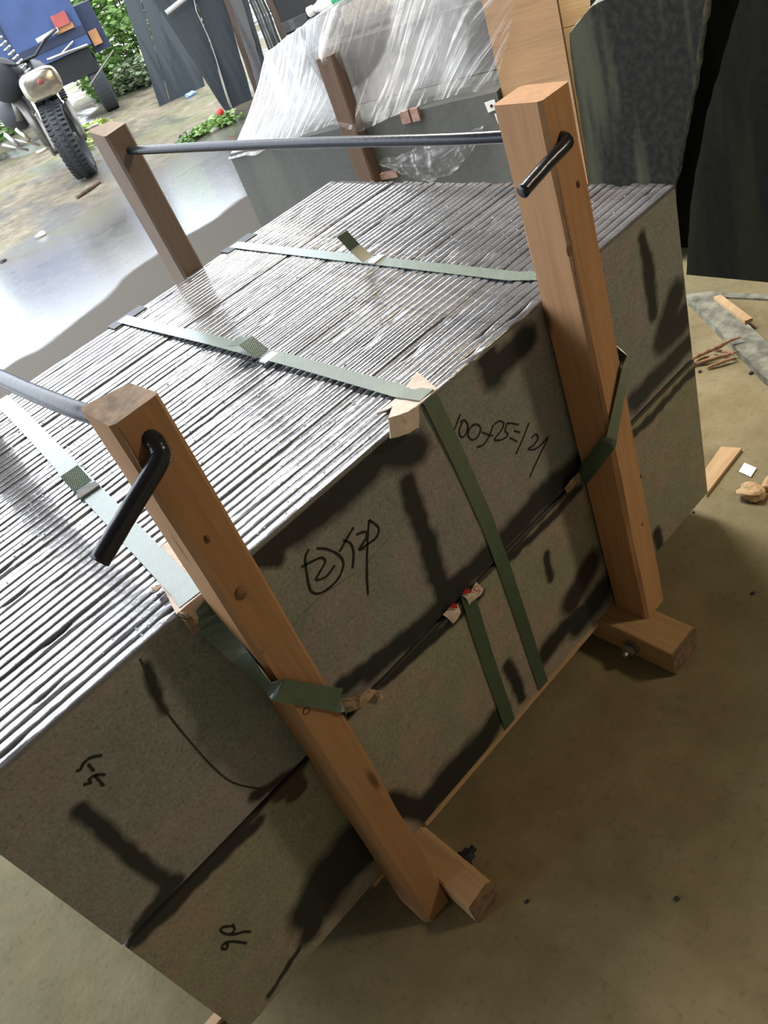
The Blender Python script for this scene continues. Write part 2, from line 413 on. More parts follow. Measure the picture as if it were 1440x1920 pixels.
# ------------------------------------------------------------------ stone slabs of the main pack
LX, HT, HB, DP, NS = 1.56, 0.8, 0.402, 1.079, 56
PITCH = DP / NS
STAINS = [  # (x0,z0,x1,z1,radius) wet marks, plus dark patches left of the posts, in metres
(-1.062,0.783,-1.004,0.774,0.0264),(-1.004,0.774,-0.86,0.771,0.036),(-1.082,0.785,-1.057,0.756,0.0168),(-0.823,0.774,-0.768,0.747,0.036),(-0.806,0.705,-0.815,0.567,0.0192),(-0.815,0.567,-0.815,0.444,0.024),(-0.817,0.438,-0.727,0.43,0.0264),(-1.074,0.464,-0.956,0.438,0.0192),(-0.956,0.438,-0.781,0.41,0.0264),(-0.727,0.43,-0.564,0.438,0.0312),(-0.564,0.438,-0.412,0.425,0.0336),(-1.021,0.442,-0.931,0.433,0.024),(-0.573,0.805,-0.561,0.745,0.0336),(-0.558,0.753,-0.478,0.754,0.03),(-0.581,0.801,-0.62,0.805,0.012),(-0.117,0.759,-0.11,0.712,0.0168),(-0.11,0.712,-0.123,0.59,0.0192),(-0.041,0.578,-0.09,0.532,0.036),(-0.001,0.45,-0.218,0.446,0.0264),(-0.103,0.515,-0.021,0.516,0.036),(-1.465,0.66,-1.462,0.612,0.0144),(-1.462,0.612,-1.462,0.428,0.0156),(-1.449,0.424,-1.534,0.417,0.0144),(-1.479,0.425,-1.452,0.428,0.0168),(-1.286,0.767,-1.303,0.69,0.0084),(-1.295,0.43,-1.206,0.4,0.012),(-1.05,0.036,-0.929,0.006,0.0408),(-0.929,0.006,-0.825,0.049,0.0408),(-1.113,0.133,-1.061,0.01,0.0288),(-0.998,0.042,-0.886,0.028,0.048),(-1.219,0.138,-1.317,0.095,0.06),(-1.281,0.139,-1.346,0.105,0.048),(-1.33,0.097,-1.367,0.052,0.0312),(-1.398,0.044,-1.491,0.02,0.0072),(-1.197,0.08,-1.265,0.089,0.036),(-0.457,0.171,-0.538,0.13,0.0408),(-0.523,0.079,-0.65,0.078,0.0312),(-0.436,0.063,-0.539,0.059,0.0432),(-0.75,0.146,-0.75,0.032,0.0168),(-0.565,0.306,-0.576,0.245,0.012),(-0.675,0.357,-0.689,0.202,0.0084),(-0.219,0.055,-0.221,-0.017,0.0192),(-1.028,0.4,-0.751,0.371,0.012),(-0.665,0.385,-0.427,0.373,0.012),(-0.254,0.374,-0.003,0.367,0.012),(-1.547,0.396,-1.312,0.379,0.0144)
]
RUST = [(-1.259,0.392,-1.232,0.386,0.024),(-1.227,0.362,-1.247,0.358,0.0168)]
def segd(px, pz, s):
    x0, z0, x1, z1, r = s; dx, dz = x1 - x0, z1 - z0; L = dx * dx + dz * dz
    t = 0 if L == 0 else max(0, min(1, ((px - x0) * dx + (pz - z0) * dz) / L))
    return math.hypot(px - x0 - t * dx, pz - z0 - t * dz) / r
def slab_mesh(name, L, T, H, seed, front=False, z0=0.0, nx=90, rough_top=True, mat='stone'):
    """standing slab: x -L..0, y 0..T (front at y=0), z 0..H; round broken top edge"""
    R = rnd(seed); prof = []
    r = T * 0.46
    zs = [0.0] + ([H * k / 64 for k in range(1, 64) if H * k / 64 < H - r - 0.004] if front else [H * 0.5]) + [H - r - 0.001]
    for z in zs: prof.append((0.0, z, 0))
    if rough_top:
        for u in (-1, -.96, -.88, -.72, -.3, .3, .72, .88, .96, 1):
            prof.append((T / 2 + u * T / 2, H - 0.0018 * abs(u) ** 12 - 0.0005 * u * u - (0.003 if abs(u) == 1 else 0), 1))
    else:
        prof.append((0.0, H, 0)); prof.append((T, H, 0))
    prof.append((T, H - r - 0.001, 0)); prof.append((T, 0.0, 0))
    if front: nx = 200
    mb = MB(); rings = []; top = []; wet = []; rust = []
    for i in range(nx + 1):
        x = -L + L * i / nx; ring = []
        n1 = nz(x * 9 + seed * 3.7, seed); n2 = nz(x * 42 + seed, seed * 2.1); n3 = nz(x * 3 + seed * 9.1, 4.2)
        chip = max(0, nz(x * 16, seed * 5.3) - 0.34) * 0.012
        for (y, z, t) in prof:
            yy, zz = y, z
            if t:
                zz += n1 * 0.0003 + nz(x * 60, y * 140 + seed, seed) * 0.0004 + n3 * 0.0005 - chip * (1.0 if abs(y - T / 2) > T * .2 else 0.25) - 0.0006
                yy += nz(x * 30, y * 60 + seed, 3) * 0.0003
            ring.append((x, yy, zz))
            top.append(1.0 if t else 0.0)
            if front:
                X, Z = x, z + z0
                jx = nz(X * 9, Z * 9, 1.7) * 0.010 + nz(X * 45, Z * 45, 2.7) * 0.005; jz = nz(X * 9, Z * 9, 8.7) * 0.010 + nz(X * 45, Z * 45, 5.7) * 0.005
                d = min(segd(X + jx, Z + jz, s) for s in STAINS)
                wet.append(0.0 if t else (1.0 if not rough_top and z > H - 0.003 else max(0.0, min(1.0, 1.45 - d))))  # lower slab's top rim darkened to stand in for the seam's shade
                d = min(segd(X + jx, Z + jz, s) for s in RUST)
                rust.append(0.0 if t else max(0.0, min(1.0, 1.4 - d)))
            else:
                wet.append(0.0); rust.append(0.0)
        rings.append(ring)
    mb.loft(rings)
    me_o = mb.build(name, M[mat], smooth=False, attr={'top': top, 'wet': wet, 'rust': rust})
    for p in me_o.data.polygons: p.use_smooth = abs(p.normal.z) > 0.05 and abs(p.normal.x) < 0.9
    return me_o

ORD = ['front', 'second', 'third', 'fourth', 'fifth', 'sixth', 'seventh', 'eighth', 'ninth', 'tenth', 'eleventh', 'twelfth', 'thirteenth',
       'fourteenth', 'fifteenth', 'sixteenth', 'seventeenth', 'eighteenth', 'nineteenth', 'twentieth', 'twenty-first', 'twenty-second',
       'twenty-third', 'twenty-fourth', 'twenty-fifth', 'twenty-sixth', 'twenty-seventh', 'twenty-eighth', 'twenty-ninth', 'thirtieth',
       'thirty-first', 'thirty-second', 'thirty-third', 'thirty-fourth', 'thirty-fifth', 'thirty-sixth', 'thirty-seventh', 'thirty-eighth',
       'thirty-ninth', 'fortieth', 'forty-first', 'rearmost']
SG = 'wet stone slabs standing on edge in the upper tier'
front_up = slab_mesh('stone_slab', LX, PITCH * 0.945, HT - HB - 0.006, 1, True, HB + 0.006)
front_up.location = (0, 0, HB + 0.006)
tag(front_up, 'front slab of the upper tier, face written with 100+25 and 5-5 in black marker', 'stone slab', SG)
protos = [slab_mesh('stone_slab', LX, PITCH * 0.945, HT - HB - 0.006, 10 + k) for k in range(8)]
R0 = rnd(5)
for i in range(1, NS):
    k = (i * 3 + i // 8) % 8
    if i <= 8: o = protos[i - 1]
    else: o = protos[k].copy(); COL.objects.link(o)
    h = R0.uniform(-0.0008, 0.0006)
    if i in (5, 6, 7, 19, 33, 41): h -= 0.0025
    o.location = (R0.uniform(-0.004, 0.004), i * PITCH + R0.uniform(-0.0004, 0.0007), HB + 0.006 + h)
    if i == NS - 1: lb = 'rearmost wet stone slab of the upper tier, on the yard side of the pack'
    elif i < 28: lb = 'upper-tier wet stone slab, %s counted from the written front face' % ORD[i]
    else: lb = 'upper-tier wet stone slab, %s counted from the rear yard side' % (['', 'first'] + ORD[1:])[NS - i]
    tag(o, lb, 'stone slab', SG)
LG = 'stone slabs standing on edge in the lower tier'
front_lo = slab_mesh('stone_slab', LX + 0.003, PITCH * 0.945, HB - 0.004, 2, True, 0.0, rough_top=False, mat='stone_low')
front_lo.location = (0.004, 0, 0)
tag(front_lo, 'front slab of the lower tier with 97 in black marker and wet stains and dark patches', 'stone slab', LG)
lo_proto = slab_mesh('stone_slab', LX + 0.003, PITCH * 0.945, HB - 0.004, 3, nx=24, rough_top=False, mat='stone_low')
for i in range(1, NS):
    o = lo_proto if i == 1 else lo_proto.copy()
    if i > 1: COL.objects.link(o)
    o.location = (0.004 + R0.uniform(-.004, .004), i * PITCH, 0)
    tag(o, ('lower-tier grey stone slab, %s counted from the front slab marked 97' % ORD[i]) if i < 28 else ('lower-tier grey stone slab, %s counted from the rear yard side' % (['', 'first'] + ORD[1:])[NS - i]), 'stone slab', LG)

# writing in marker on the front faces
def strokes(name, lines, wd, parent, label, y=-0.0012, mat='ink'):
    mb = MB()
    for ln in lines:
        pts = [Vector((p[0], y, p[2])) for p in ln]
        # smooth by Catmull-Rom
        sm = []
        for i in range(len(pts) - 1):
            p0 = pts[max(i - 1, 0)]; p1 = pts[i]; p2 = pts[i + 1]; p3 = pts[min(i + 2, len(pts) - 1)]
            for t in (0, .25, .5, .75):
                sm.append(0.5 * ((2 * p1) + (p2 - p0) * t + (2 * p0 - 5 * p1 + 4 * p2 - p3) * t * t + (3 * p1 - p0 - 3 * p2 + p3) * t ** 3))
        sm.append(pts[-1]); L = []; Rr = []
        for i, p in enumerate(sm):
            d = (sm[min(i + 1, len(sm) - 1)] - sm[max(i - 1, 0)]).normalized(); nrm = Vector((-d.z, 0, d.x)) * wd / 2 * (1 + 0.25 * nz(i * 0.7, wd * 100))
            L.append(p + nrm); Rr.append(p - nrm)
        n = len(L); vs = L + Rr + [p + Vector((0, 0.0008, 0)) for p in L + Rr]
        fs = []
        for i in range(n - 1):
            fs += [(i, i + 1, n + i + 1, n + i), (2 * n + i, 3 * n + i, 3 * n + i + 1, 2 * n + i + 1), (i, 2 * n + i, 2 * n + i + 1, i + 1), (n + i, n + i + 1, 3 * n + i + 1, 3 * n + i)]
        fs += [(0, n, 3 * n, 2 * n), (n - 1, 3 * n - 1, 4 * n - 1, 2 * n - 1)]
        mb.add(vs, fs)
    o = mb.build(name, M[mat], parent, off=parent.location)
    o['label'] = label
    return o
Z1 = '680:650:3.1304'
strokes('marker_writing', [
[(-0.66,0,0.731),(-0.7,0,0.702)],
[(-0.666,0,0.718),(-0.656,-0,0.716),(-0.653,0,0.7),(-0.665,0,0.69),(-0.674,0,0.694),(-0.673,0,0.707),(-0.661,0,0.715)],
[(-0.645,0,0.696),(-0.633,0,0.69),(-0.629,-0,0.677),(-0.641,0,0.668),(-0.654,0,0.672),(-0.659,-0,0.685),(-0.651,0,0.694),(-0.641,0,0.694)],
[(-0.629,0,0.67),(-0.619,0,0.658),(-0.608,0,0.646)],
[(-0.6,0,0.664),(-0.616,0,0.651),(-0.634,0,0.646),(-0.649,-0,0.652)],
[(-0.597,0,0.663),(-0.584,0,0.661),(-0.576,0,0.65),(-0.586,0,0.642),(-0.607,0,0.637),(-0.597,0,0.628)],
[(-0.568,0,0.645),(-0.578,0,0.635),(-0.574,0,0.624),(-0.584,0,0.622),(-0.599,0,0.629)],
[(-0.568,0,0.644),(-0.554,0,0.633),(-0.544,-0,0.623)],
[(-0.558,0,0.62),(-0.546,0,0.607)],
[(-0.572,0,0.614),(-0.558,0,0.595)],
[(-0.519,0,0.608),(-0.544,0,0.59),(-0.569,0,0.574)],
[(-0.522,-0,0.576),(-0.51,0,0.576),(-0.507,0,0.564),(-0.523,0,0.559),(-0.538,0,0.562),(-0.522,0,0.549),(-0.503,0,0.546)],
[(-0.505,-0,0.545),(-0.481,0,0.547),(-0.519,0,0.526),(-0.553,0,0.505)],
], 0.0028, front_up, 'sum 100+25=121 in black marker')
strokes('marker_writing', [
[(-0.995,0,0.723),(-0.982,0,0.71),(-0.969,0,0.686),(-0.968,0,0.664),(-0.987,0,0.649),(-1.012,-0,0.648),(-1.03,0,0.656),(-1.036,0,0.672),(-1.028,0,0.7),(-1.018,0,0.725),(-1.006,-0,0.732)],
[(-1.03,0,0.716),(-1.013,0,0.711),(-0.996,0,0.704),(-0.993,0,0.693),(-1.008,0,0.685),(-1.02,0,0.678),(-1.003,0,0.669),(-0.982,0,0.674)],
[(-0.925,0,0.705),(-0.943,0,0.698),(-0.964,0,0.688)],
[(-0.95,0,0.7),(-0.942,0,0.685),(-0.944,0,0.667),(-0.958,0,0.644)],
[(-0.926,0,0.69),(-0.911,0,0.683),(-0.912,0,0.672),(-0.933,-0,0.664),(-0.924,0,0.658)],
[(-0.895,-0,0.695),(-0.886,0,0.67),(-0.896,-0,0.658),(-0.913,0,0.659),(-0.931,0,0.663)],
[(-0.895,-0,0.695),(-0.913,0,0.666),(-0.94,-0,0.614),(-0.955,0,0.578)],
], 0.0036, front_up, 'circled 2 and figures in black marker')
strokes('marker_writing', [
[(-1.399,-0,0.706),(-1.41,0,0.716),(-1.421,0,0.717),(-1.429,0,0.713),(-1.433,0,0.716)],
[(-1.418,0,0.711),(-1.419,0,0.695)],
[(-1.413,0,0.677),(-1.421,0,0.688),(-1.43,0,0.69),(-1.432,0,0.684),(-1.439,0,0.69)],
[(-1.422,-0,0.689),(-1.424,0,0.664)],
], 0.0040, front_up, '5-5 in black marker')
strokes('marker_writing', [
[(-1.431,0,0.192),(-1.438,0,0.207),(-1.449,0,0.22),(-1.459,0,0.242),(-1.459,0,0.259),(-1.452,0,0.256),(-1.443,0,0.24)],
[(-1.441,0,0.245),(-1.445,0,0.23),(-1.453,0,0.23)],
[(-1.448,0,0.179),(-1.457,0,0.205),(-1.466,0,0.222),(-1.474,-0,0.226),(-1.478,0,0.22),(-1.475,0,0.212),(-1.47,0,0.213),(-1.468,0,0.223)],
], 0.0042, front_lo, '97 in black marker')

M['crack'] = plain('dark_damp_crack', (0.035, 0.036, 0.034), 0.9, scale=30)
strokes('hairline_crack', [[(-1.286,0,0.785), (-1.296,0,0.731), (-1.304,0,0.685), (-1.306,0,0.607), (-1.305,-0,0.539), (-1.297,0,0.484), (-1.271,0,0.427)]], 0.0030, front_up, 'dark hairline running down to the seam', -0.0004, 'crack')
strokes('scratch', [[(-1.086,-0,0.64), (-1.028,-0,0.646), (-0.941,0,0.631), (-0.861,-0,0.64), (-0.831,0,0.646)]], 0.0016, front_up, 'pale scratch across the face', -0.0004, 'edge_light')

# ------------------------------------------------------------------ timber frame round the pack: posts, skids, rods, bolts
def beam_rings(pb, pt, w, d, seed, n=40, ch=0.006, wane=0.0, top_drop=None):
    """vertical timber: pb/pt = front-left corner at bottom/top; w along x, d along y"""
    rings = []
    for k in range(n + 1):
        t = k / n; b = Vector(pb).lerp(Vector(pt), t); z = b.z
        j = lambda q: nz(z * 6 + seed, q * 3.1) * 0.0018 + nz(z * 30 + seed, q * 7.7) * 0.0006
        wv = wane * max(0.0, nz(z * 1.7 + seed, 5.5) + 0.35)
        P = [(ch + wv, 0), (w - ch, 0), (w, ch), (w, d - ch), (w - ch, d), (ch, d), (0, d - ch), (0, ch + wv)]
        ring = []
        for i, (x, y) in enumerate(P):
            zz = z
            if k == n and top_drop: zz += top_drop[i]
            ring.append((b.x + x + j(i), b.y + y + j(i + 20), zz))
        rings.append(ring)
    return rings
frame = thing('timber_crate_frame', 'pine post and skid frame with bent steel rods holding the strapped stone pack', 'crate frame', (-0.8, 0.5, FZ))
FO = frame.location
def fpart(name, mb, mat, label=None, smooth=False, parent=None):
    p = parent or frame
    o = mb.build(name, mat, p, None, smooth, FO)
    if label: o['label'] = label
    return o
mb = MB(); mb.loft(beam_rings((-1.204, -0.107, FZ + 0.003), (-1.166, -0.085, 1.104), 0.064, 0.083, 3, wane=0.006, top_drop=[0, 0, -0.001, -0.004, -0.006, 0.003, 0.002, 0]))
pL = fpart('post', mb, [M['wood_post'], M['wood_end']], 'orange pine post with rounded top, near corner')
pL.data.polygons[-1].material_index = 1
mb = MB(); mb.loft(beam_rings((-0.415, -0.0935, 0.0), (-0.430, -0.0915, 1.125), 0.070, 0.089, 9, wane=0.003))
pR = fpart('post', mb, [M['wood_post_pale'], M['wood_end']], 'pale pine post with a knotty edge')
mb = MB(); mb.loft(beam_rings((-0.505, 1.083, FZ), (-0.542, 1.083, 1.166), 0.064, 0.085, 14, top_drop=[0, 0.004, 0.004, 0.012, 0.012, 0.016, 0.012, 0]))
fpart('post', mb, [M['wood_old'], M['wood_end']], 'brown weathered post on the yard side')
mb = MB(); mb.loft(beam_rings((-1.215, 1.083, FZ), (-1.220, 1.083, 1.170), 0.086, 0.075, 17))
fpart('post', mb, [M['wood_old'], M['wood_end']])
M['knot'] = plain('dark_wood_knot', (0.190, 0.100, 0.048), 0.8, scale=60, var=0.4)
def knots(par, lst):
    for p, rx, rz in lst:
        mb = MB(); mb.ellipsoid(p, (rx, 0.0028, rz), 12, 6); fpart('knot', mb, M['knot'], 'dark knot', True, par)
def check(par, pts, r):
    mb = MB(); mb.tube(pts, r, 5, [r * q for q in ([.3] + [1] * (len(pts) - 2) + [.3])]); fpart('split', mb, M['knot'], 'dark split along the grain', False, par)
knots(pR, [((-0.384,-0.092,0.987), .004, .006), ((-0.355,-0.092,0.379), .004, .004), ((-0.376,-0.092,0.265), .0055, .004), ((-0.433,-0.092,0.905), .005, .010)])
knots(pL, [((-1.149,-0.092,0.828), .0075, .0095), ((-1.169,-0.095,0.731), .002, .003), ((-1.147,-0.089,0.922), .003, .006)])
check(pR, [(-0.424,-0.092,1.018), (-0.428,-0.092,0.963), (-0.426,-0.092,0.908), (-0.429,-0.092,0.858), (-0.428,-0.092,0.789), (-0.43,-0.092,0.719)], 0.0016)
check(pR, [(-0.428,-0.093,0.674), (-0.429,-0.093,0.624), (-0.425,-0.093,0.555)], 0.0016)
check(pL, [(-1.16,-0.086,1.1), (-1.161,-0.086,1.076), (-1.163,-0.087,1.053), (-1.165,-0.088,1.034)], 0.0020)
# ink circle on the near post
mb = MB(); c = Vector((-1.168,-0.109,0.605))
mb.ring((c.x, -0.1085, c.z), (0, 1, 0), 0.0058, 0.0008, 24, 6)
fpart('pen_mark', mb, M['ink'], 'small pen circle', parent=pL)
def skid(x0, x1, y0, y1, z0, z1, seed, n=30):
    mb = MB(); rings = []
    for k in range(n + 1):
        y = y0 + (y1 - y0) * k / n; j = lambda q: nz(y * 8 + seed, q * 3.3) * 0.002 + (nz(y * 60 + seed, q) * 0.002 if k in (0, n) else 0)
        c = 0.006
        P = [(x0 + c, z0), (x1 - c, z0), (x1, z0 + c), (x1, z1 - c * 2), (x1 - c * 2, z1), (x0 + c * .5, z1), (x0, z1 - c * .5), (x0, z0 + c)]
        rings.append([(px + j(i), y + (nz(px * 90, pz * 90, seed) * 0.008 if k == 0 else 0), pz + (j(i + 9) if 0 < i < 7 else 0)) for i, (px, pz) in enumerate(P)])
    mb.loft(rings); return mb
sk = fpart('skid', skid(-0.472, -0.378, -0.186, 1.2, FZ, -0.001, 2), [M['wood_skid'], M['wood_end']], 'pale skid with a splintered end')
sk2 = fpart('skid', skid(-1.139, -1.075, -0.178, 1.2, FZ, -0.001, 6), [M['wood_skid'], M['wood_end']], 'pale skid with a sawn dirty end')
for o in (sk, sk2): o.data.polygons[-2].material_index = 1
# thin pale board under the stone edge
mb = MB()
for (xa, xb) in ((-1.072, -0.476), (-1.225, -1.145)):
    rings = []
    for k in range(25):
        x = xa + (xb - xa) * k / 24; q = nz(x * 20, 3) * 0.0015
        rings.append([(x, -0.003 + q, -0.012), (x, 0.07, -0.012), (x, 0.07, -0.001), (x, -0.003 + q, -0.001 )])
    mb.loft(rings)
fpart('edge_board', mb, M['wood_x'], 'thin pale board under the stone edge')
# rods with bent ends
def rod(pts, r, seed):
    mb = MB(); P = [Vector(p) for p in pts]; sm = []
    for i in range(len(P) - 1):
        p0 = P[max(i - 1, 0)]; p1 = P[i]; p2 = P[i + 1]; p3 = P[min(i + 2, len(P) - 1)]
        for k in range(8):
            t = k / 8
            sm.append(0.5 * ((2 * p1) + (p2 - p0) * t + (2 * p0 - 5 * p1 + 4 * p2 - p3) * t * t + (3 * p1 - p0 - 3 * p2 + p3) * t ** 3))
    sm.append(P[-1]); mb.tube(sm, r, 14, [r * (1 + 0.05 * nz(i * 0.9, seed)) for i in range(len(sm))]); return mb
mb = rod([(-0.503, 1.19, 1.116), (-0.502, 1.08, 1.115), (-0.478, 0.75, 1.106), (-0.450, 0.40, 1.092), (-0.425, 0.10, 1.078), (-0.404, -0.03, 1.070), (-0.399, -0.085, 1.063), (-0.403, -0.101, 1.059), (-0.416, -0.106, 1.057), (-0.46, -0.106, 1.051), (-0.519,-0.107,1.041)], 0.0098, 1)
fpart('steel_rod', mb, M['steel'], 'dark bent rod through the paler post', True)
mb = rod([(-1.190, 1.19, 1.10), (-1.188, 1.00, 1.100), (-1.183, 0.60, 1.100), (-1.175, 0.25, 1.098), (-1.165, 0.06, 1.095), (-1.150, -0.03, 1.085), (-1.138, -0.080, 1.068), (-1.139, -0.097, 1.058), (-1.148, -0.102, 1.048), (-1.19, -0.104, 1.030), (-1.261,-0.105,0.999)], 0.0114, 2)
fpart('steel_rod', mb, M['steel'], 'dark bent rod through the rounded-top post', True)
# bolts through the skids
def bolt(x, y, z, s, flip):
    mb = MB(); mb.tube([(x, y, z), (x + s * 0.030, y, z)], 0.007, 12)
    mb.tube([(x + s * 0.006, y, z), (x + s * 0.018, y, z)], 0.0145, 6)
    mb.tube([(x, y, z), (x + s * 0.004, y, z)], 0.018, 20)
    return fpart('bolt', mb, M['steel'] if flip else M['metal'], 'dark bolt with nut' if flip else None)
bolt(-0.475, -0.085, -0.038, -1, False)
bolt(-1.0725, -0.100, -0.030, 1, True)

# ------------------------------------------------------------------ green straps
def ribbon(path, wdirs, width, th=0.0012, sub=6):
    P = [Vector(p) for p in path]; W = [Vector(v).normalized() for v in wdirs]; rings = []
    for i in range(len(P)):
        if i < len(P) - 1:
            for k in range(sub):
                t = k / sub; rings.append((P[i].lerp(P[i + 1], t), W[i].lerp(W[i + 1], t).normalized()))
        else: rings.append((P[i], W[i]))
    out = []
    for i, (p, wv) in enumerate(rings):
        d = (rings[min(i + 1, len(rings) - 1)][0] - rings[max(i - 1, 0)][0]).normalized()
        n = wv.cross(d).normalized() * th
        a, b = p - wv * width / 2, p + wv * width / 2
        out.append([tuple(a), tuple(b), tuple(b + n), tuple(a + n)])
    mb = MB(); mb.loft(out); return mb
SW = 0.031
X = (1, 0, 0)
def strap(label, mb, extras):
    c = Vector((sum(p[0] for p in mb.v) / len(mb.v), sum(p[1] for p in mb.v) / len(mb.v), 0.0))
    t = thing('strap', label, 'strap', c, 0, 'green plastic straps round the stone pack')
    mb.build('band', M['strap'], t, off=c)
    for name, e, mat in extras: e.build(name, M[mat], t, off=c)
    return t
def clip(p, d, w):
    """crimped metal seal around the band"""
    mb = MB(); p = Vector(p); d = Vector(d).normalized(); s = Vector((0, 0, 1)).cross(d).normalized(); rings = []
    for k in range(9):
        q = p + d * (k / 8 - 0.5) * 0.022; h = 0.0035 + 0.0012 * (k % 2); ww = w / 2 + 0.002 - 0.001 * (k % 2)
        rings.append([tuple(q - s * ww), tuple(q + s * ww), tuple(q + s * ww + Vector((0, 0, h))), tuple(q - s * ww + Vector((0, 0, h)))])
    mb.loft(rings); return mb
# strap across the right-hand third, round the paler post
TZ = 0.8025
b0 = Vector((-0.365,1.081,0.802)); b1 = Vector((-0.361,0.057,0.802))
path = [(b0.x, DP + 0.006, 0.45), (b0.x, DP + 0.005, 0.79), (b0.x, DP - 0.004, TZ)] + [tuple(b0.lerp(b1, t)) for t in (.12, .4, .7, .95)] + [(-0.342, 0.004, TZ), (-0.337, -0.0025, 0.79), (-0.344, -0.022, 0.715), (-0.3465, -0.088, 0.650), (-0.3535, -0.0985, 0.634), (-0.4235, -0.0985, 0.532), (-0.4290, -0.088, 0.515), (-0.4295, -0.004, 0.398)]
wd = [X, X, X, X, X, X, X, X, X, (.4, .7, -.5), (0, .81, -.59), (.81, 0.1, -.59), (.81, -.1, -.59), (.1, -.82, -.57), (0, -.82, -.57)]
f0 = Vector((-0.368,0.512,0.806))
fl = ribbon([f0, (-0.35,0.556,0.821), (-0.35,0.572,0.845)], [X, X, X], 0.030)
strap('green strap across the end nearest the dark slabs, wrapped round the paler post', ribbon(path, wd, SW), [('loose_end', ribbon([tuple(f0), (f0.x - 0.008, f0.y + 0.020, f0.z + 0.030), (f0.x - 0.020, f0.y + 0.030, f0.z + 0.068)], [X, X, X], 0.030), 'strap'), ('seal', clip((f0 - Vector((-.006, .02, 0.004))), (0.02, -1, 0), SW), 'metal')])
# middle strap
b0 = Vector((-0.735,1.065,0.802)); b1 = Vector((-0.717,-0.002,0.802))
path = [(b0.x, DP + 0.006, 0.3), (b0.x, DP + 0.005, 0.79), (b0.x, DP - 0.004, TZ)] + [tuple(b0.lerp(b1, t) + Vector((0, 0, dz))) for t, dz in ((.12, 0.002), (.4, 0.008), (.7, 0.008), (.95, 0.003))] + [(-0.711, 0.0, TZ + 0.003), (-0.709, -0.005, 0.795), (-0.693, -0.0030, 0.65), (-0.681, -0.0026, 0.50), (-0.678, -0.0026, 0.36), (-0.679, -0.0026, 0.20), (-0.681, -0.0026, -0.008)]
f0 = Vector((-0.73,0.437,0.812))
strap('green strap over the middle of the pack with a white card under it', ribbon(path, [X] * len(path), SW),
      [('loose_end', ribbon([tuple(f0), (f0.x - 0.003, f0.y + 0.035, f0.z + 0.026), (f0.x - 0.006, f0.y + 0.080, f0.z + 0.018)], [X, X, X], 0.034), 'strap'), ('seal', clip((f0 - Vector((0, .02, 0.006))), (0.02, -1, 0), SW), 'metal')])
# near strap, slanting, round the rounded post
b0 = Vector((-1.086,1.032,0.802)); b1 = Vector((-1.182,0.038,0.802))
n_ = (b1 - b0).normalized(); wx = Vector((-n_.y, n_.x, 0)) * -1
if wx.x < 0: wx = -wx
path = [(b0.x + .01, DP + 0.006, 0.45), (b0.x + .005, DP + 0.005, 0.79), (b0.x, DP - 0.004, TZ)] + [tuple(b0.lerp(b1, t)) for t in (.12, .4, .7, 1.0)] + [(-1.188, 0.003, TZ), (-1.190, -0.004, 0.793), (-1.190, -0.050, 0.725), (-1.1885, -0.088, 0.677), (-1.1800, -0.0990, 0.662), (-1.1180, -0.1000, 0.562), (-1.1125, -0.090, 0.548), (-1.112, -0.004, 0.405)]
wd = [wx] * 8 + [(1, -.1, .05), (.55, -.55, .38), (.15, -.80, .55), (.80, -.15, .54), (.84, 0, .54), (.3, .75, .54), (0, .8, .6)]
f0 = Vector((-1.146,0.454,0.806))
strap('green strap slanting over the near end of the pack, round the rounded-top post', ribbon(path, wd, 0.036),
      [('loose_end', ribbon([tuple(f0), (f0.x + 0.002, f0.y + 0.035, f0.z + 0.022), (f0.x + 0.010, f0.y + 0.072, f0.z + 0.024)], [wx, wx, wx], 0.036), 'strap'), ('seal', clip((f0 - Vector((0, .02, 0.003))), n_, 0.036), 'metal')])
# lower strap on the lower tier only
path = [(-0.768, 0.09, HB - 0.001), (-0.776, 0.0, HB + 0.002), (-0.779, -0.004, HB - 0.006), (-0.790, -0.0026, 0.22), (-0.799, -0.0026, -0.008)]
strap('short green strap on the lower tier only, under the playing card scraps', ribbon(path, [X] * 5, 0.033), [])

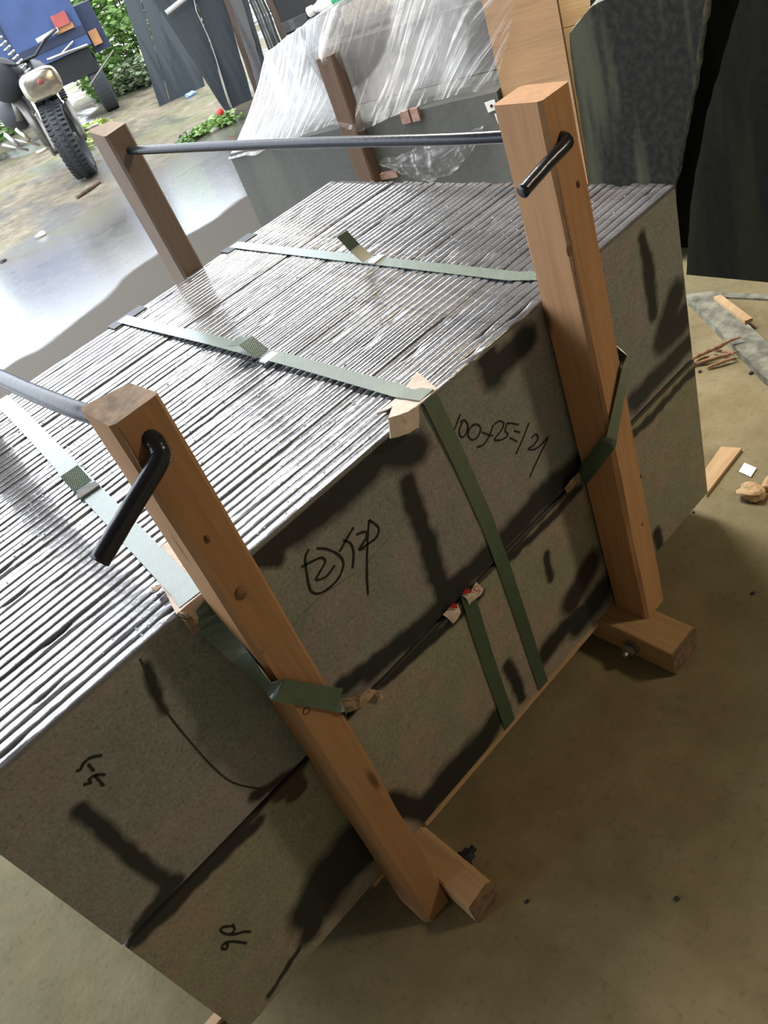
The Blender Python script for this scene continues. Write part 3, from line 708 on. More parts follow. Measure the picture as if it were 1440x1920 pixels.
# ------------------------------------------------------------------ card scraps and edge protectors
def sheet(rows, th=0.0012, seed=0, crumple=0.0, sub=4):
    """rows: grid of corner points (2D list) resampled and thickened"""
    g = []
    nr, nc = len(rows), len(rows[0])
    for r in range((nr - 1) * sub + 1):
        a = min(r // sub, nr - 2); t = r / sub - a; line = []
        for c in range((nc - 1) * sub + 1):
            b = min(c // sub, nc - 2); u = c / sub - b
            p = (Vector(rows[a][b]).lerp(Vector(rows[a][b + 1]), u)).lerp(Vector(rows[a + 1][b]).lerp(Vector(rows[a + 1][b + 1]), u), t)
            if crumple: p = p + Vector((nz(r * .9 + seed, c * .9), nz(r * .9, c * .9 + seed, 5), nz(r * .9 + seed, c * .9, 9))) * crumple
            line.append(p)
        g.append(line)
    R_, C_ = len(g), len(g[0]); vs = []; top = []
    for r in range(R_):
        for c in range(C_):
            a = g[min(r + 1, R_ - 1)][c] - g[max(r - 1, 0)][c]; b = g[r][min(c + 1, C_ - 1)] - g[r][max(c - 1, 0)]
            n = a.cross(b); n = n.normalized() if n.length > 0 else Vector((0, 0, 1))
            vs.append(g[r][c] + n * th / 2); top.append(g[r][c] - n * th / 2)
    N = R_ * C_; fs = []
    ix = lambda r, c: r * C_ + c
    for r in range(R_ - 1):
        for c in range(C_ - 1):
            q = (ix(r, c), ix(r, c + 1), ix(r + 1, c + 1), ix(r + 1, c)); fs.append(q); fs.append(tuple(N + i for i in q[::-1]))
    bd = [ix(0, c) for c in range(C_)] + [ix(r, C_ - 1) for r in range(1, R_)] + [ix(R_ - 1, c) for c in range(C_ - 2, -1, -1)] + [ix(r, 0) for r in range(R_ - 2, 0, -1)]
    for i in range(len(bd)):
        a, b = bd[i], bd[(i + 1) % len(bd)]; fs.append((a, N + a, N + b, b))
    mb = MB(); mb.add(vs + top, fs); return mb
solo('card_protector', sheet([[(-0.775, 0.055, 0.800), (-0.725, 0.050, 0.801), (-0.672, 0.058, 0.810)],
                              [(-0.755,0.034,0.806), (-0.735, 0.0, 0.8015), (-0.688, -0.002, 0.8015)],
                              [(-0.805,-0.02,0.833), (-0.778,-0.022,0.823), (-0.742,-0.014,0.811)],
                              [(-0.816,-0.022,0.804), (-0.791,-0.024,0.793), (-0.759,-0.018,0.782)]], 0.0025, 3, 0.0015), M['card'],
     'white folded card under the middle strap at the stone edge', 'card')
solo('card_protector', sheet([[(-1.185, 0.155, 0.8005), (-1.135, 0.150, 0.8005)], [(-1.200, 0.06, 0.8005), (-1.125, 0.06, 0.8005)], [(-1.215, 0.0, 0.8005), (-1.140, -0.004, 0.801)], [(-1.205, -0.012, 0.775), (-1.150, -0.012, 0.780)]], 0.0015, 7, 0.0012), M['card'],
     'pale crumpled card under the near strap by the rounded-top post', 'card')
solo('card_scrap', sheet([[(-1.212,-0.001,0.803), (-1.207,-0.014,0.803)], [(-1.214,-0.012,0.793), (-1.203,-0.012,0.786)], [(-1.216,-0.014,0.767), (-1.205,-0.014,0.767)]], 0.002, 2, 0.004), M['brown_card'],
     'torn brown card hanging at the edge beside the near strap', 'card scrap')
solo('card_scrap', sheet([[(-1.21,0.077,0.806), (-1.201,0.071,0.806)], [(-1.214,0.055,0.812), (-1.203,0.051,0.814)]], 0.002, 9, 0.004), M['brown_card'],
     'tiny brown card bit on the slabs left of the near strap', 'card scrap')
solo('card_scrap', sheet([[(-1.086,-0.006,0.452), (-1.092,-0.01,0.42)], [(-1.064,-0.02,0.439), (-1.066,-0.02,0.414)], [(-1.04,-0.016,0.434), (-1.037,-0.016,0.412)], [(-1.018,-0.008,0.392), (-1.024,-0.008,0.374)]], 0.0015, 5, 0.004), M['brown_card'],
     'crumpled brown card in the seam right of the rounded-top post', 'card scrap')
solo('card_scrap', sheet([[(-0.477,-0.004,0.415), (-0.472,-0.004,0.399)], [(-0.46,-0.016,0.433), (-0.45,-0.014,0.41)], [(-0.428,-0.006,0.421), (-0.422,-0.006,0.405)]], 0.0015, 8, 0.003), M['brown_card'],
     'grey-brown card in the seam left of the paler post', 'card scrap')
# two scraps of a playing card under the lower strap
PCX = thing('playing_card_scrap', 'white playing card scrap with red 5 and heart, right of the short strap', 'playing card', (-0.76,-0,0.388))
cx = sheet([[(-0.792,-0.006,0.415), (-0.772,-0.006,0.404), (-0.753,-0.006,0.413)], [(-0.788,-0.009,0.404), (-0.769,-0.01,0.396), (-0.746,-0.01,0.387)], [(-0.786,-0.008,0.383), (-0.78,-0.01,0.387), (-0.753,-0.009,0.38)]], 0.001, 1, 0.0006)
cx.build('card', M['play_card'], PCX, off=PCX.location)
def flat_ink(name, lines, w, y, root, mat, poly=None):
    mb = MB()
    if poly:
        P = [Vector((p[0], y, p[2])) for p in poly]; mb.prism([tuple(p) for p in P], (0, 0.0006, 0))
    for ln in lines or []:
        mb.tube([(p[0], y, p[2]) for p in ln], w, 6)
    return mb.build(name, M[mat], root, off=root.location)
flat_ink('heart_mark', None, 0, -0.0125, PCX, 'red_ink', [(-0.794,-0.012,0.425), (-0.783,-0.012,0.426), (-0.775,-0.013,0.419), (-0.777,-0.012,0.408), (-0.784,-0.012,0.415)])
flat_ink('numeral', [[(-0.76,-0.012,0.393),(-0.755,-0.012,0.394),(-0.757,-0.012,0.4),(-0.762,-0.012,0.4),(-0.766,-0.012,0.406),(-0.765,-0.012,0.412),(-0.761,-0.012,0.412),(-0.757,-0.012,0.407)]], 0.0007, -0.0125, PCX, 'red_ink')
PC2 = thing('playing_card_scrap', 'white playing card scrap with red corner, left of the short strap', 'playing card', (-0.82,0,0.389))
cx = sheet([[(-0.845,-0.006,0.415), (-0.828,-0.006,0.416), (-0.808,-0.006,0.406)], [(-0.841,-0.009,0.405), (-0.826,-0.01,0.402), (-0.81,-0.01,0.389)], [(-0.835,-0.008,0.382), (-0.833,-0.01,0.381), (-0.82,-0.009,0.382)]], 0.001, 4, 0.0008)
cx.build('card', M['play_card'], PC2, off=PC2.location)
flat_ink('heart_mark', None, 0, -0.0125, PC2, 'red_ink', [(-0.83,-0.012,0.424), (-0.817,-0.012,0.422), (-0.813,-0.012,0.411), (-0.816,-0.012,0.406), (-0.825,-0.012,0.417)])
# black plastic edge guards under the straps on the yard side
for lab, x in (('black plastic edge guard under the strap nearest the dark slabs, yard edge', -0.355), ('black plastic edge guard under the middle strap, yard edge', -0.725)):
    mb = MB(); mb.prism([(x - 0.05, DP - 0.035, 0.8), (x - 0.05, DP + 0.004, 0.8), (x - 0.05, DP + 0.004, 0.765), (x - 0.05, DP + 0.0065, 0.765), (x - 0.05, DP + 0.0065, 0.8022), (x - 0.05, DP - 0.035, 0.8022)], (0.10, 0, 0))
    solo('edge_guard', mb, M['black_plastic'], lab, 'edge protector')

def drops():
    R = rnd(404); mb = MB()
    for _ in range(1500):
        x = -R.random() ** 0.8 * 1.5 - 0.02; y = R.random() * (DP - 0.03) + 0.012
        if nz(x * 3, y * 3, 8) < -0.12: continue
        r = R.uniform(0.0008, 0.0019) * (1.4 if R.random() < .1 else 1); z = HT + 0.0002
        rings = [[(x + r * q * math.cos(a), y + r * q * math.sin(a), z + r * h) for a in [2 * math.pi * k / 8 for k in range(8)]] for q, h in ((1, -.3), (.97, .2), (.75, .6), (.35, .82))]
        mb.loft(rings)
    m = NT('water_drops', color=(0.75, 0.78, 0.82), rough=0.03, spec=0.9, coat=1.0, coat_rough=0.02)
    m.b.inputs['Transmission Weight'].default_value = 0.7
    solo('water_drops', mb, m.m, 'rain drops beaded over the tops of the strapped slabs', 'water drops', kind='stuff', smooth=True)
drops()

# ------------------------------------------------------------------ second crate behind, under stretch film
A2 = Vector((0.664, 2.765, 0.0)); RZ2 = math.atan2(-0.93537, 0.35367)
C2M = Matrix.Translation(A2) @ Matrix.Rotation(RZ2, 4, 'Z')
def w2(u, v, z): return tuple(C2M @ Vector((u, v, z)))
G2 = 'slabs in the film-wrapped crate'
for i in range(6):
    mb = MB(); v0 = i * 0.15; rings = []
    for k in range(21):
        u = 1.38 * k / 20; q = nz(u * 5, i) * 0.003
        rings.append([(u, v0, 0.0), (u, v0 + 0.146, 0.0), (u, v0 + 0.146, 0.60 + q), (u, v0, 0.60 + q)])
    mb.loft(rings)
    o = mb.build('stone_block', M['crate_stone']); o.location = A2; o.rotation_euler = (0, 0, RZ2)
    tag(o, 'grey stone block in the film-wrapped crate, facing the strapped pack' if i == 0 else 'grey stone block in the film-wrapped crate, %s row behind its visible face' % ORD[i], 'stone block', G2)
# upper load
mb = MB(); mb.box((0.42, 0.30, 0.604), (1.42, 0.84, 0.86)); o = mb.build('stone_block', M['slab_yard_grey']); o.location = A2; o.rotation_euler = (0, 0, RZ2)
tag(o, 'pale grey block on top of the crate, under the stretch film', 'stone block')
crate2 = thing('timber_crate_frame', 'brown post and skids of the crate under the clear stretch film', 'crate frame', A2 + Vector((0, 0, FZ)), RZ2)
def c2part(name, mb, mat, label=None):
    o = mb.build(name, mat, crate2, off=(0, 0, FZ))
    if label: o['label'] = label
    return o
def vbeam(x0, x1, y0, y1, z0, z1, seed, mat_end=None):
    mb = MB(); mb.loft(beam_rings((x0, y0, z0), (x0, y0, z1), x1 - x0, y1 - y0, seed, 24)); return mb
M['wood_damp'] = wood('damp_brown_post', (0.095, 0.062, 0.046), (0.16, 0.105, 0.080), 'Z')
c2part('post', vbeam(0.690, 0.770, -0.082, -0.004, -0.01, 0.895, 3), M['wood_damp'], 'brown post showing through the film')
mb = MB(); mb.box((0.68, -0.12, FZ), (0.78, 0.95, -0.002)); c2part('skid', mb, M['wood_old'])
mb = MB(); mb.box((0.15, -0.02, FZ), (0.25, 0.95, -0.002)); c2part('skid', mb, M['wood_old'])
mb = MB(); mb.box((1.15, -0.02, FZ), (1.25, 0.95, -0.002)); c2part('skid', mb, M['wood_old'])
mb = MB(); mb.box((0.775, -0.03, 0.36), (0.86, -0.004, 0.385)); c2part('batten', mb, M['pink_wood'], 'short reddish batten')
for k, (u0, u1) in enumerate(((0.955, 0.995), (1.005, 1.04))):
    mb = MB(); mb.box((u0, -0.022, 0.565), (u1, -0.002, 0.615)); c2part('wood_block', mb, M['pink_wood'], 'small pinkish wood block')
# metal tag with two holes by the paler post
for (du, dz) in ((1.345, 0.555), (1.375, 0.505)):
    t = thing('paper_tag', 'white tag with a dark hole on the crate beside the paler post, %s of two' % ('upper' if dz > .53 else 'lower'), 'tag', w2(du, -0.012, dz))
    mb = MB(); q = [w2(du - .022, -.006, dz + .018), w2(du + .022, -.006, dz + .022), w2(du + .024, -.006, dz - .016), w2(du - .016, -.006, dz - .022)]
    nv = Vector(w2(0, -.0015, 0)) - Vector(w2(0, 0, 0)); mb.prism(q, nv); mb.build('plate', M['white_plastic'], t, off=t.location)
    mb = MB(); c = Vector(w2(du + .004, -.008, dz)); mb.tube([c, c + nv], 0.006, 12); mb.build('hole', M['ink'], t, off=t.location)

# draped film
def film():
    # columns along u with rows from hem (front) up to ridge, over the top and down the back
    def L(tab, u):
        for (a, fa), (b, fb) in zip(tab, tab[1:]):
            if u <= b:
                t = (u - a) / (b - a); return [x + (y - x) * t for x, y in zip(fa, fb)]
        return tab[-1][1]
    hem = [(0, [-.012, -.010, .585]), (.15, [.14, -.012, .575]), (.30, [.30, -.016, .595]), (.46, [.50, -.06, .625]), (.52, [.67, -.095, .645]), (.60, [.79, -.095, .60]),
           (.70, [.98, -.03, .615]), (.85, [1.20, -.02, .628]), (.95, [1.36, -.016, .610]), (1.0, [1.40, -.012, .650])]
    ridge = [(0, [.20, .30, .912]), (.18, [.33, .30, .945]), (.36, [.50, .22, .985]), (.52, [.68, .20, 1.02]), (.70, [.95, .2, 1.07]), (.82, [1.18, .2, 1.10]), (.90, [1.35, -.02, 1.09]), (1.0, [1.60, -.03, 1.04])]
    back = [(0, [.02, .93, .60]), (.3, [.3, .93, .6]), (.7, [1.0, .93, .6]), (1.0, [1.36, .93, .6])]
    NU, NV = 150, 110; vs = []; cl = []; uv = []
    for j in range(NV + 1):
        t = j / NV
        for i in range(NU + 1):
            s = i / NU; h = Vector(L(hem, s)); r = Vector(L(ridge, s)); b = Vector(L(back, s))
            if t < 0.55:
                q = t / 0.55; p = h.lerp(r, q)
                # sag between the hem and ridge at the sides
                sag = math.sin(q * math.pi)
                p.z -= sag * 0.035 * (1 - abs(s - .5)); p.y += sag * 0.02
            elif t < 0.75:
                q = (t - 0.55) / 0.20; m2 = Vector((r.x * .9 + b.x * .1, 0.62, r.z - 0.03)); p = r.lerp(m2, q)
            else:
                q = (t - 0.75) / 0.25; m2 = Vector((r.x * .9 + b.x * .1, 0.62, r.z - 0.03)); p = m2.lerp(b, q)
            # tent over the post top
            d = math.hypot(p.x - 0.73, (p.z - 0.885) * 0.8) if t < .55 else 9
            if d < 0.22: p.y = min(p.y, -0.098 + d * 1.1)
            k = 1.0 if 0.01 < t < 0.99 else 0.3
            wr = nz(p.x * 12 + p.z * 7, p.z * 5, 1) * 0.007 + nz(p.x * 40 - p.z * 26, p.z * 12, 3) * 0.003 + abs(nz(p.x * 9, p.z * 14 + p.x * 7, 7)) * 0.008
            if t > 0.55: p.z += wr * k
            else: p.y -= wr * k; 
            if t < 0.03: p.z += nz(s * 14, 2.2) * 0.012
            vs.append(tuple(p)); uv.append((s - 0.42 * t * s, t))
            c0 = 0.34 + 0.45 * (1 - s) ** 2.0
            if 0.42 < s < 0.62 and t < 0.3: c0 -= 0.08
            if t < 0.10: c0 -= 0.30 * (1 - t / .1) * (0.5 + s)
            if s > 0.88: c0 -= (s - 0.88) * 3.5
            c0 += nz(p.x * 7, p.z * 7, 4) * 0.15
            cl.append(max(0.05, min(1, c0)))
    fs = [(j * (NU + 1) + i, j * (NU + 1) + i + 1, (j + 1) * (NU + 1) + i + 1, (j + 1) * (NU + 1) + i) for j in range(NV) for i in range(NU)]
    me = bpy.data.meshes.new('stretch_film'); me.from_pydata(vs, [], fs); me.materials.append(M['film'])
    a = me.attributes.new('cloudy', 'FLOAT', 'POINT'); a.data.foreach_set('value', cl)
    ul = me.uv_layers.new(name='UVMap')
    for lp in me.loops: ul.data[lp.index].uv = uv[lp.vertex_index]
    me.polygons.foreach_set('use_smooth', [True] * len(me.polygons)); me.update()
    o = bpy.data.objects.new('stretch_film', me); COL.objects.link(o); o.location = A2; o.rotation_euler = (0, 0, RZ2)
    tag(o, 'crinkled clear stretch film draped over the crate behind the strapped pack', 'plastic film')
film()
# small loose tail of film under the rod
def film_tail():
    vs = []; cl = []; uv = []; NU, NV = 50, 26
    for j in range(NV + 1):
        for i in range(NU + 1):
            s = i / NU; t = j / NV
            u = 0.80 + 0.50 * s; z = 0.44 + 0.05 * s - (0.02 + 0.13 * math.sin(s * math.pi)) * t + nz(s * 9, t * 5) * 0.012
            v = -0.012 - 0.02 * math.sin(t * 3.1) - abs(nz(s * 14, t * 9, 6)) * 0.03
            vs.append((u, v, z)); cl.append(0.12 + 0.35 * max(0, nz(s * 12, t * 7, 8)) + (0.3 if t > .93 else 0)); uv.append((s * .3, t * .3))
    fs = [(j * (NU + 1) + i, j * (NU + 1) + i + 1, (j + 1) * (NU + 1) + i + 1, (j + 1) * (NU + 1) + i) for j in range(NV) for i in range(NU)]
    me = bpy.data.meshes.new('stretch_film'); me.from_pydata(vs, [], fs); me.materials.append(M['film'])
    a = me.attributes.new('cloudy', 'FLOAT', 'POINT'); a.data.foreach_set('value', cl)
    ul = me.uv_layers.new(name='UVMap')
    for lp in me.loops: ul.data[lp.index].uv = uv[lp.vertex_index]
    me.polygons.foreach_set('use_smooth', [True] * len(me.polygons)); me.update()
    o = bpy.data.objects.new('stretch_film', me); COL.objects.link(o); o.location = A2; o.rotation_euler = (0, 0, RZ2)
    tag(o, 'loose tail of clear film hanging below the steel rod', 'plastic film')
film_tail()
# bottle lying on the film
def bottle():
    a = Vector(w2(0.465, 0.34, 1.005)); b = Vector(w2(0.80, 0.40, 1.045)); d = (b - a).normalized()
    t = thing('plastic_bottle', 'white plastic bottle with a green label lying on the stretch film', 'bottle', a)
    def seg(prof, mat, name):
        mb = MB(); mb.tube([a + d * p for p, _ in prof], 0, 20, [r for _, r in prof]); mb.build(name, M[mat], t, None, True, a)
    seg([(0.0, 0.018), (0.002, 0.020), (0.028, 0.020), (0.030, 0.016)], 'white_plastic', 'cap')
    seg([(0.030, 0.014), (0.05, 0.018), (0.085, 0.034), (0.12, 0.040), (0.34, 0.040), (0.36, 0.034), (0.362, 0.02)], 'white_plastic', 'body')
    seg([(0.135, 0.0408), (0.235, 0.0412)], 'green_label', 'label')
bottle()
# timber beside the film
mb = MB(); mb.box((1.392, 0.02, FZ), (1.664, 0.04, 1.35)); o = mb.build('plywood_sheet', M['plywood']); o.location = A2; o.rotation_euler = (0, 0, RZ2)
tag(o, 'tan plywood sheet standing between the stretch film and the dark slabs', 'plywood sheet')
mb = MB(); mb.box((1.42, 0.60, FZ), (1.70, 0.63, 0.62)); o = mb.build('board', M['ply_bright']); o.location = A2; o.rotation_euler = (0, 0, RZ2)
tag(o, 'bright new board behind the plywood, lower of the two', 'board', 'bright boards behind the plywood')
mb = MB(); mb.box((1.42, 0.60, 0.623), (1.70, 0.63, 1.2)); o = mb.build('board', M['ply_bright']); o.location = A2; o.rotation_euler = (0, 0, RZ2)
tag(o, 'bright new board behind the plywood, upper of the two', 'board', 'bright boards behind the plywood')

# ------------------------------------------------------------------ tall dark slabs at the right
def tall_slab(name, outline, th, mat, label, tilt=0.0, group=None, rough_edge=0.004):
    """outline: list of (y,z) on the plane x=x0, extruded by th in +x"""
    x0, pts = outline; dense = []
    for i in range(len(pts)):
        a, b = pts[i], pts[(i + 1) % len(pts)]; L = math.hypot(b[0] - a[0], b[1] - a[1]); n = max(1, int(L / 0.02))
        for k in range(n):
            t = k / n; y = a[0] + (b[0] - a[0]) * t; z = a[1] + (b[1] - a[1]) * t
            r = rough_edge if z > FZ + 0.03 else 0
            dense.append((y + nz(y * 25, z * 25, 1) * r + nz(y * 80, z * 80, 2) * r * .4, z + nz(y * 25, z * 25, 5) * r))
    mb = MB(); P0 = [(x0 + tilt * (z - FZ), y, z) for y, z in dense]
    P1 = [(x0 + th + tilt * (z - FZ) + abs(nz(y * 20, z * 20, 9)) * 0.012, y + nz(y * 15, z * 15, 3) * 0.012, z + (0.012 if z > .2 else 0) + nz(y * 18, z * 18, 7) * (0.012 if z > .2 else 0)) for y, z in dense]
    n = len(dense); b = len(mb.v)
    mb.add(P0 + P1, [tuple(range(n)), tuple(range(2 * n - 1, n - 1, -1))])
    mb.cur = 1
    mb.add([], [])
    for i in range(n):
        mb.f.append([i, (i + 1) % n, n + (i + 1) % n, n + i]); mb.mi.append(1)
    c = Vector((x0, pts[0][0], FZ))
    o = mb.build(name, [mat, M['edge_light']], None, c, False, c)
    tag(o, label, 'stone slab', group); return o
SGR = 'tall dark slabs standing at the right'
tall_slab('stone_slab', (1.15, [(1.115, FZ), (1.107, 0.35), (1.100, 0.70), (1.090, 0.765), (0.985, 0.835), (0.90, 0.856), (0.78, 1.05), (0.70, 1.95), (0.40, 2.0), (0.55, 0.95), (0.655, 0.55), (0.77, 0.20), (0.84, FZ)]), 0.045, M['slab_dark'],
          'tall olive-grey stone slab with a broken sloping top, behind the paler post', 0.0, SGR)
tall_slab('stone_slab', (1.27, [(1.10, FZ), (1.08, 0.80), (0.98, 1.3), (0.9, 2.0), (0.15, 2.0), (0.15, FZ)]), 0.04, M['slab_black'],
          'tall black slab filling the dark gap between the olive slab and the front slab', 0.0, SGR)  # slab added behind the other two to keep their gap dark
tall_slab('stone_slab', (1.085, [(0.70, FZ), (0.662, 0.20), (0.58, 0.50), (0.462, 0.80), (0.26, 1.5), (0.12, 2.0), (-0.9, 2.0), (-0.95, FZ)]), 0.04, M['slab_black'],
          'wide near-black slab standing on the floor at the far right', 0.03, SGR)

# ------------------------------------------------------------------ debris on the floor at the right
mb = MB(); q = [(0.919,0.61,-0.049), (0.962,0.522,-0.049), (0.652,0.127,-0.049), (0.512,0.059,-0.049), (0.553,0.138,-0.049)]
mb.prism(q, (0, 0, -0.026)); solo('stone_strip', mb, M['grey_board'], 'mottled grey stone strip lying flat right of the strapped pack', 'stone strip')
mb = MB(); q = [(0.983,0.522,-0.068), (0.958,0.508,-0.068), (0.979,0.306,-0.068), (1.009,0.321,-0.068)]
mb.prism(q, (0, 0, -0.007)); solo('stone_strip', mb, M['grey_board'], 'narrow greenish stone sliver in front of the wide near-black slab', 'stone strip')
mb = MB(); q = [(0.907,0.491,-0.036), (0.924,0.474,-0.036), (0.814,0.307,-0.036), (0.792,0.321,-0.036)]
mb.prism(q, (0, 0, -0.012)); solo('wood_offcut', mb, M['wood_x'], 'pale wood stick lying on the mottled stone strip', 'wood offcut', 'wood offcuts on the floor')
mb = MB(); q = [(0.128,0.089,-0.064), (0.242,0.1,-0.064), (0.256,0.048,-0.064), (0.057,0.039,-0.064)]
mb.prism(q, (0, 0, -0.011)); solo('wood_offcut', mb, M['wood_x'], 'flat pale board end sticking out at the pack corner', 'wood offcut', 'wood offcuts on the floor')
RB = rnd(77)
for k, (a, b, r) in enumerate((((1290, 676), (1388, 632), 0.007), ((1288, 690), (1330, 668), 0.006), ((1300, 684), (1384, 658), 0.005), ((1325, 688), (1380, 668), 0.006), ((1335, 655), (1376, 664), 0.005))):
    pa = [(0.572,0.391,-0.055), (0.55,0.383,-0.067), (0.571,0.374,-0.067), (0.567,0.326,-0.067), (0.651,0.355,-0.058)][k]
    pb = [(0.697,0.285,-0.03), (0.623,0.349,-0.064), (0.656,0.271,-0.052), (0.634,0.267,-0.06), (0.635,0.273,-0.05)][k]
    A_, B_ = Vector(pa), Vector(pb); mb = MB()
    mb.tube([A_.lerp(B_, t) + Vector((nz(t * 7, k), nz(t * 7, k, 3), abs(nz(t * 7, k, 6)))) * 0.006 for t in (0, .2, .4, .6, .8, 1)], r, 7, [r * q for q in (.6, 1, .9, 1.1, .8, .4)])
    solo('bark_splinter', mb, M['bark'], ['long pale splinter topmost in the heap right of the pack', 'orange splinter at the pack side of the heap', 'curved reddish splinter in the middle of the heap', 'dark-edged splinter lowest in the heap on the floor', 'short splinter ending on the mottled stone strip'][k], 'wood splinter', 'bark splinters right of the pack')
mb = MB()
for k in range(4):
    a = Vector((0.174,0.012,-0.071)); b = Vector((0.166,-0.024,-0.071)); s = Vector((0.21,0.016,-0.071)) - a
    p = a + s * (k / 4); q = b + s * (k / 4)
    mb.prism([tuple(p), tuple(q), tuple(q + s * 0.22 + Vector((0, 0, .002))), tuple(p + s * 0.22 + Vector((0, 0, .002)))], (0, 0, -0.003))
solo('metal_seal', mb, M['metal'], 'small silvery ribbed metal strap seal on the floor', 'strap seal')
def lump(name, c, r, mat, label, cat, seed, flat=0.6):
    mb = MB(); n = 18; m = 10; rings = []
    for k in range(m + 1):
        th = math.pi * (0.02 + 0.96 * k / m); ring = []
        for i in range(n):
            q = 2 * math.pi * i / n; d = Vector((math.sin(th) * math.cos(q), math.sin(th) * math.sin(q), -math.cos(th)))
            rr = 1 + 0.35 * nz(d.x * 1.5 + seed, d.y * 1.5, d.z * 1.5) + 0.08 * math.sin(q * 9 + seed)
            ring.append((c[0] + d.x * r[0] * rr, c[1] + d.y * r[1] * rr, max(FZ + 0.0005, c[2] + d.z * r[2] * rr)))
        rings.append(ring)
    mb.loft(rings); return solo(name, mb, mat, label, cat)
p = Vector((0.103,-0.06,-0.06)); lump('wood_chunk', (p.x, p.y, FZ + 0.016), (0.030, 0.034, 0.02), M['wood_x'], 'knobbly grooved wood chunk by the metal seal', 'wood chunk', 3)
p = Vector((0.156,-0.079,-0.06)); lump('wood_chunk', (p.x, p.y, FZ + 0.012), (0.028, 0.016, 0.014), M['wood_x'], 'orange wood chunk cut by the frame edge', 'wood chunk', 6)
for k, (pp, r, lb) in enumerate((((-0.882,-0.436,-0.073), .005, 'tiny dark pebble on the shaded floor near the sawn skid end'), ((0.587,0.195,-0.073), .007, 'black crumb beside the mottled stone strip'), ((0.551,0.341,-0.073), .006, 'dark crumb under the splinter heap'),
                                 ((-0.009,0.038,-0.073), .004, 'small dark crumb by the pack corner'), ((-0.188,-0.214,-0.073), .005, 'dark crumb on the open floor to the right'), ((-1.051,-0.228,-0.073), .004, 'dark crumb beside the sawn skid end'))):
    lump('pebble', (pp[0], pp[1], FZ + r * .5), (r, r * .8, r * .6), M['black_plastic'], lb, 'pebble', k)
mb = MB(); p = Vector((-1.598,0.105,-0.07)); mb.box((p.x - .015, p.y - .01, FZ), (p.x + .02, p.y + .01, FZ + 0.012)); solo('wood_offcut', mb, M['wood_x'], 'tiny wood chip at the bottom edge near the pack corner', 'wood offcut', 'wood offcuts on the floor')

# ------------------------------------------------------------------ leaning slabs and timbers in the yard
def stand(label, tl, tr, bl, br, th, mat, name='stone_slab', cat='stone slab', group='slabs leaning in the yard', nrm=(0.506, 0.863, 0), ext=0.25):
    """upright plate given by its top and bottom corners (front face), thickness away from the shed"""
    tl, tr, bl, br = map(Vector, (tl, tr, bl, br)); n = Vector(nrm).normalized() * th
    tl = tl + (tl - bl) * ext; tr = tr + (tr - br) * ext
    def drop(t, b): k = (FZ - b.z) / (t.z - b.z); return b + (t - b) * k
    bl = drop(tl, bl); br = drop(tr, br)
    mb = MB(); N = 24; rings = []
    for k in range(N + 1):
        t = k / N; a = bl.lerp(tl, t); b = br.lerp(tr, t); j = nz(t * 6, a.x * 9) * 0.008
        dd = (b - a).normalized()
        rings.append([tuple(a + dd * j), tuple(b + dd * j), tuple(b + dd * j + n), tuple(a + dd * j + n)])
    mb.loft(rings); return solo(name, mb, mat, label, cat, group)
stand('dark leaning slab with a thin pale wire, left of the leaning row', (3.119,7.365,1.094), (3.448,7.172,0.954), (3.296,7.261,-0.026), (3.35,7.229,-0.138), 0.10, M['slab_yard'])
stand('dark leaning slab right of the wired one in the leaning row', (3.452,7.169,0.953), (3.675,7.039,0.858), (3.358,7.225,-0.13), (3.567,7.102,-0.149), 0.10, M['slab_yard'])
stand('thin brownish board between dark and pale leaning slabs', (3.667,7.043,0.862), (3.717,7.014,0.841), (3.612,7.075,-0.062), (3.644,7.057,-0.076), 0.13, M['slab_yard_brown'], 'board', 'board')
stand('pale grey upright slab in the leaning row', (3.717,7.014,0.841), (3.817,6.955,0.798), (3.644,7.057,-0.076), (3.729,7.007,-0.114), 0.14, M['slab_yard_grey'])
stand('narrow dark slab right of the pale grey one', (3.821,6.953,0.796), (3.863,6.928,0.779), (3.733,7.005,-0.116), (3.765,6.986,-0.131), 0.12, M['slab_yard'])
for k, x in enumerate((464, 470, 476, 482, 488)):
    pa = [(3.868,6.926,0.777), (3.893,6.911,0.766), (3.918,6.896,0.755), (3.944,6.881,0.745), (3.969,6.866,0.734), (3.994,6.852,0.723)]
    pb = [(3.873,6.923,-0.179), (3.9,6.907,-0.192), (3.927,6.891,-0.204), (3.954,6.875,-0.216), (3.981,6.859,-0.228), (4.009,6.843,-0.241)]
    stand('thin edge-on slab in the narrow bundle, %s from the yard side' % ('first', 'second', 'third', 'fourth', 'fifth')[k], pa[k], Vector(pa[k]).lerp(Vector(pa[k + 1]), .7), pb[k], Vector(pb[k]).lerp(Vector(pb[k + 1]), .7), 0.10 + 0.02 * (k % 2), M['slab_yard_grey'] if k % 2 else M['slab_yard'], group='thin edge-on slabs in the narrow bundle')
stand('brown upright timber at the end of the leaning row', (3.999,6.849,0.721), (4.054,6.817,0.698), (4.027,6.832,-0.249), (4.064,6.811,-0.265), 0.10, M['slab_yard_brown'], 'timber', 'timber')
stand('broad dark grey slab behind the film at the end of the row', (4.058,6.814,0.696), (4.78,6.391,0.626), (4.073,6.806,-0.27), (4.745,6.411,-0.463), 0.10, dark_slab_mat('far_grey', (0.085, 0.085, 0.085), (0.07, 0.07, 0.075), 'Z'))
mb = MB(); q = [(4.05,6.819,0.441), (4.277,6.686,0.441), (4.273,6.688,0.345), (4.047,6.82,0.354)]
n_ = Vector((-0.506, -0.863, 0)) * 0.06
mb.prism([tuple(Vector(p) + n_) for p in q], tuple(-n_ * 0.98)); solo('metal_plate', mb, M['slab_yard_grey'], 'small grey panel fixed low on the broad dark grey slab', 'panel')
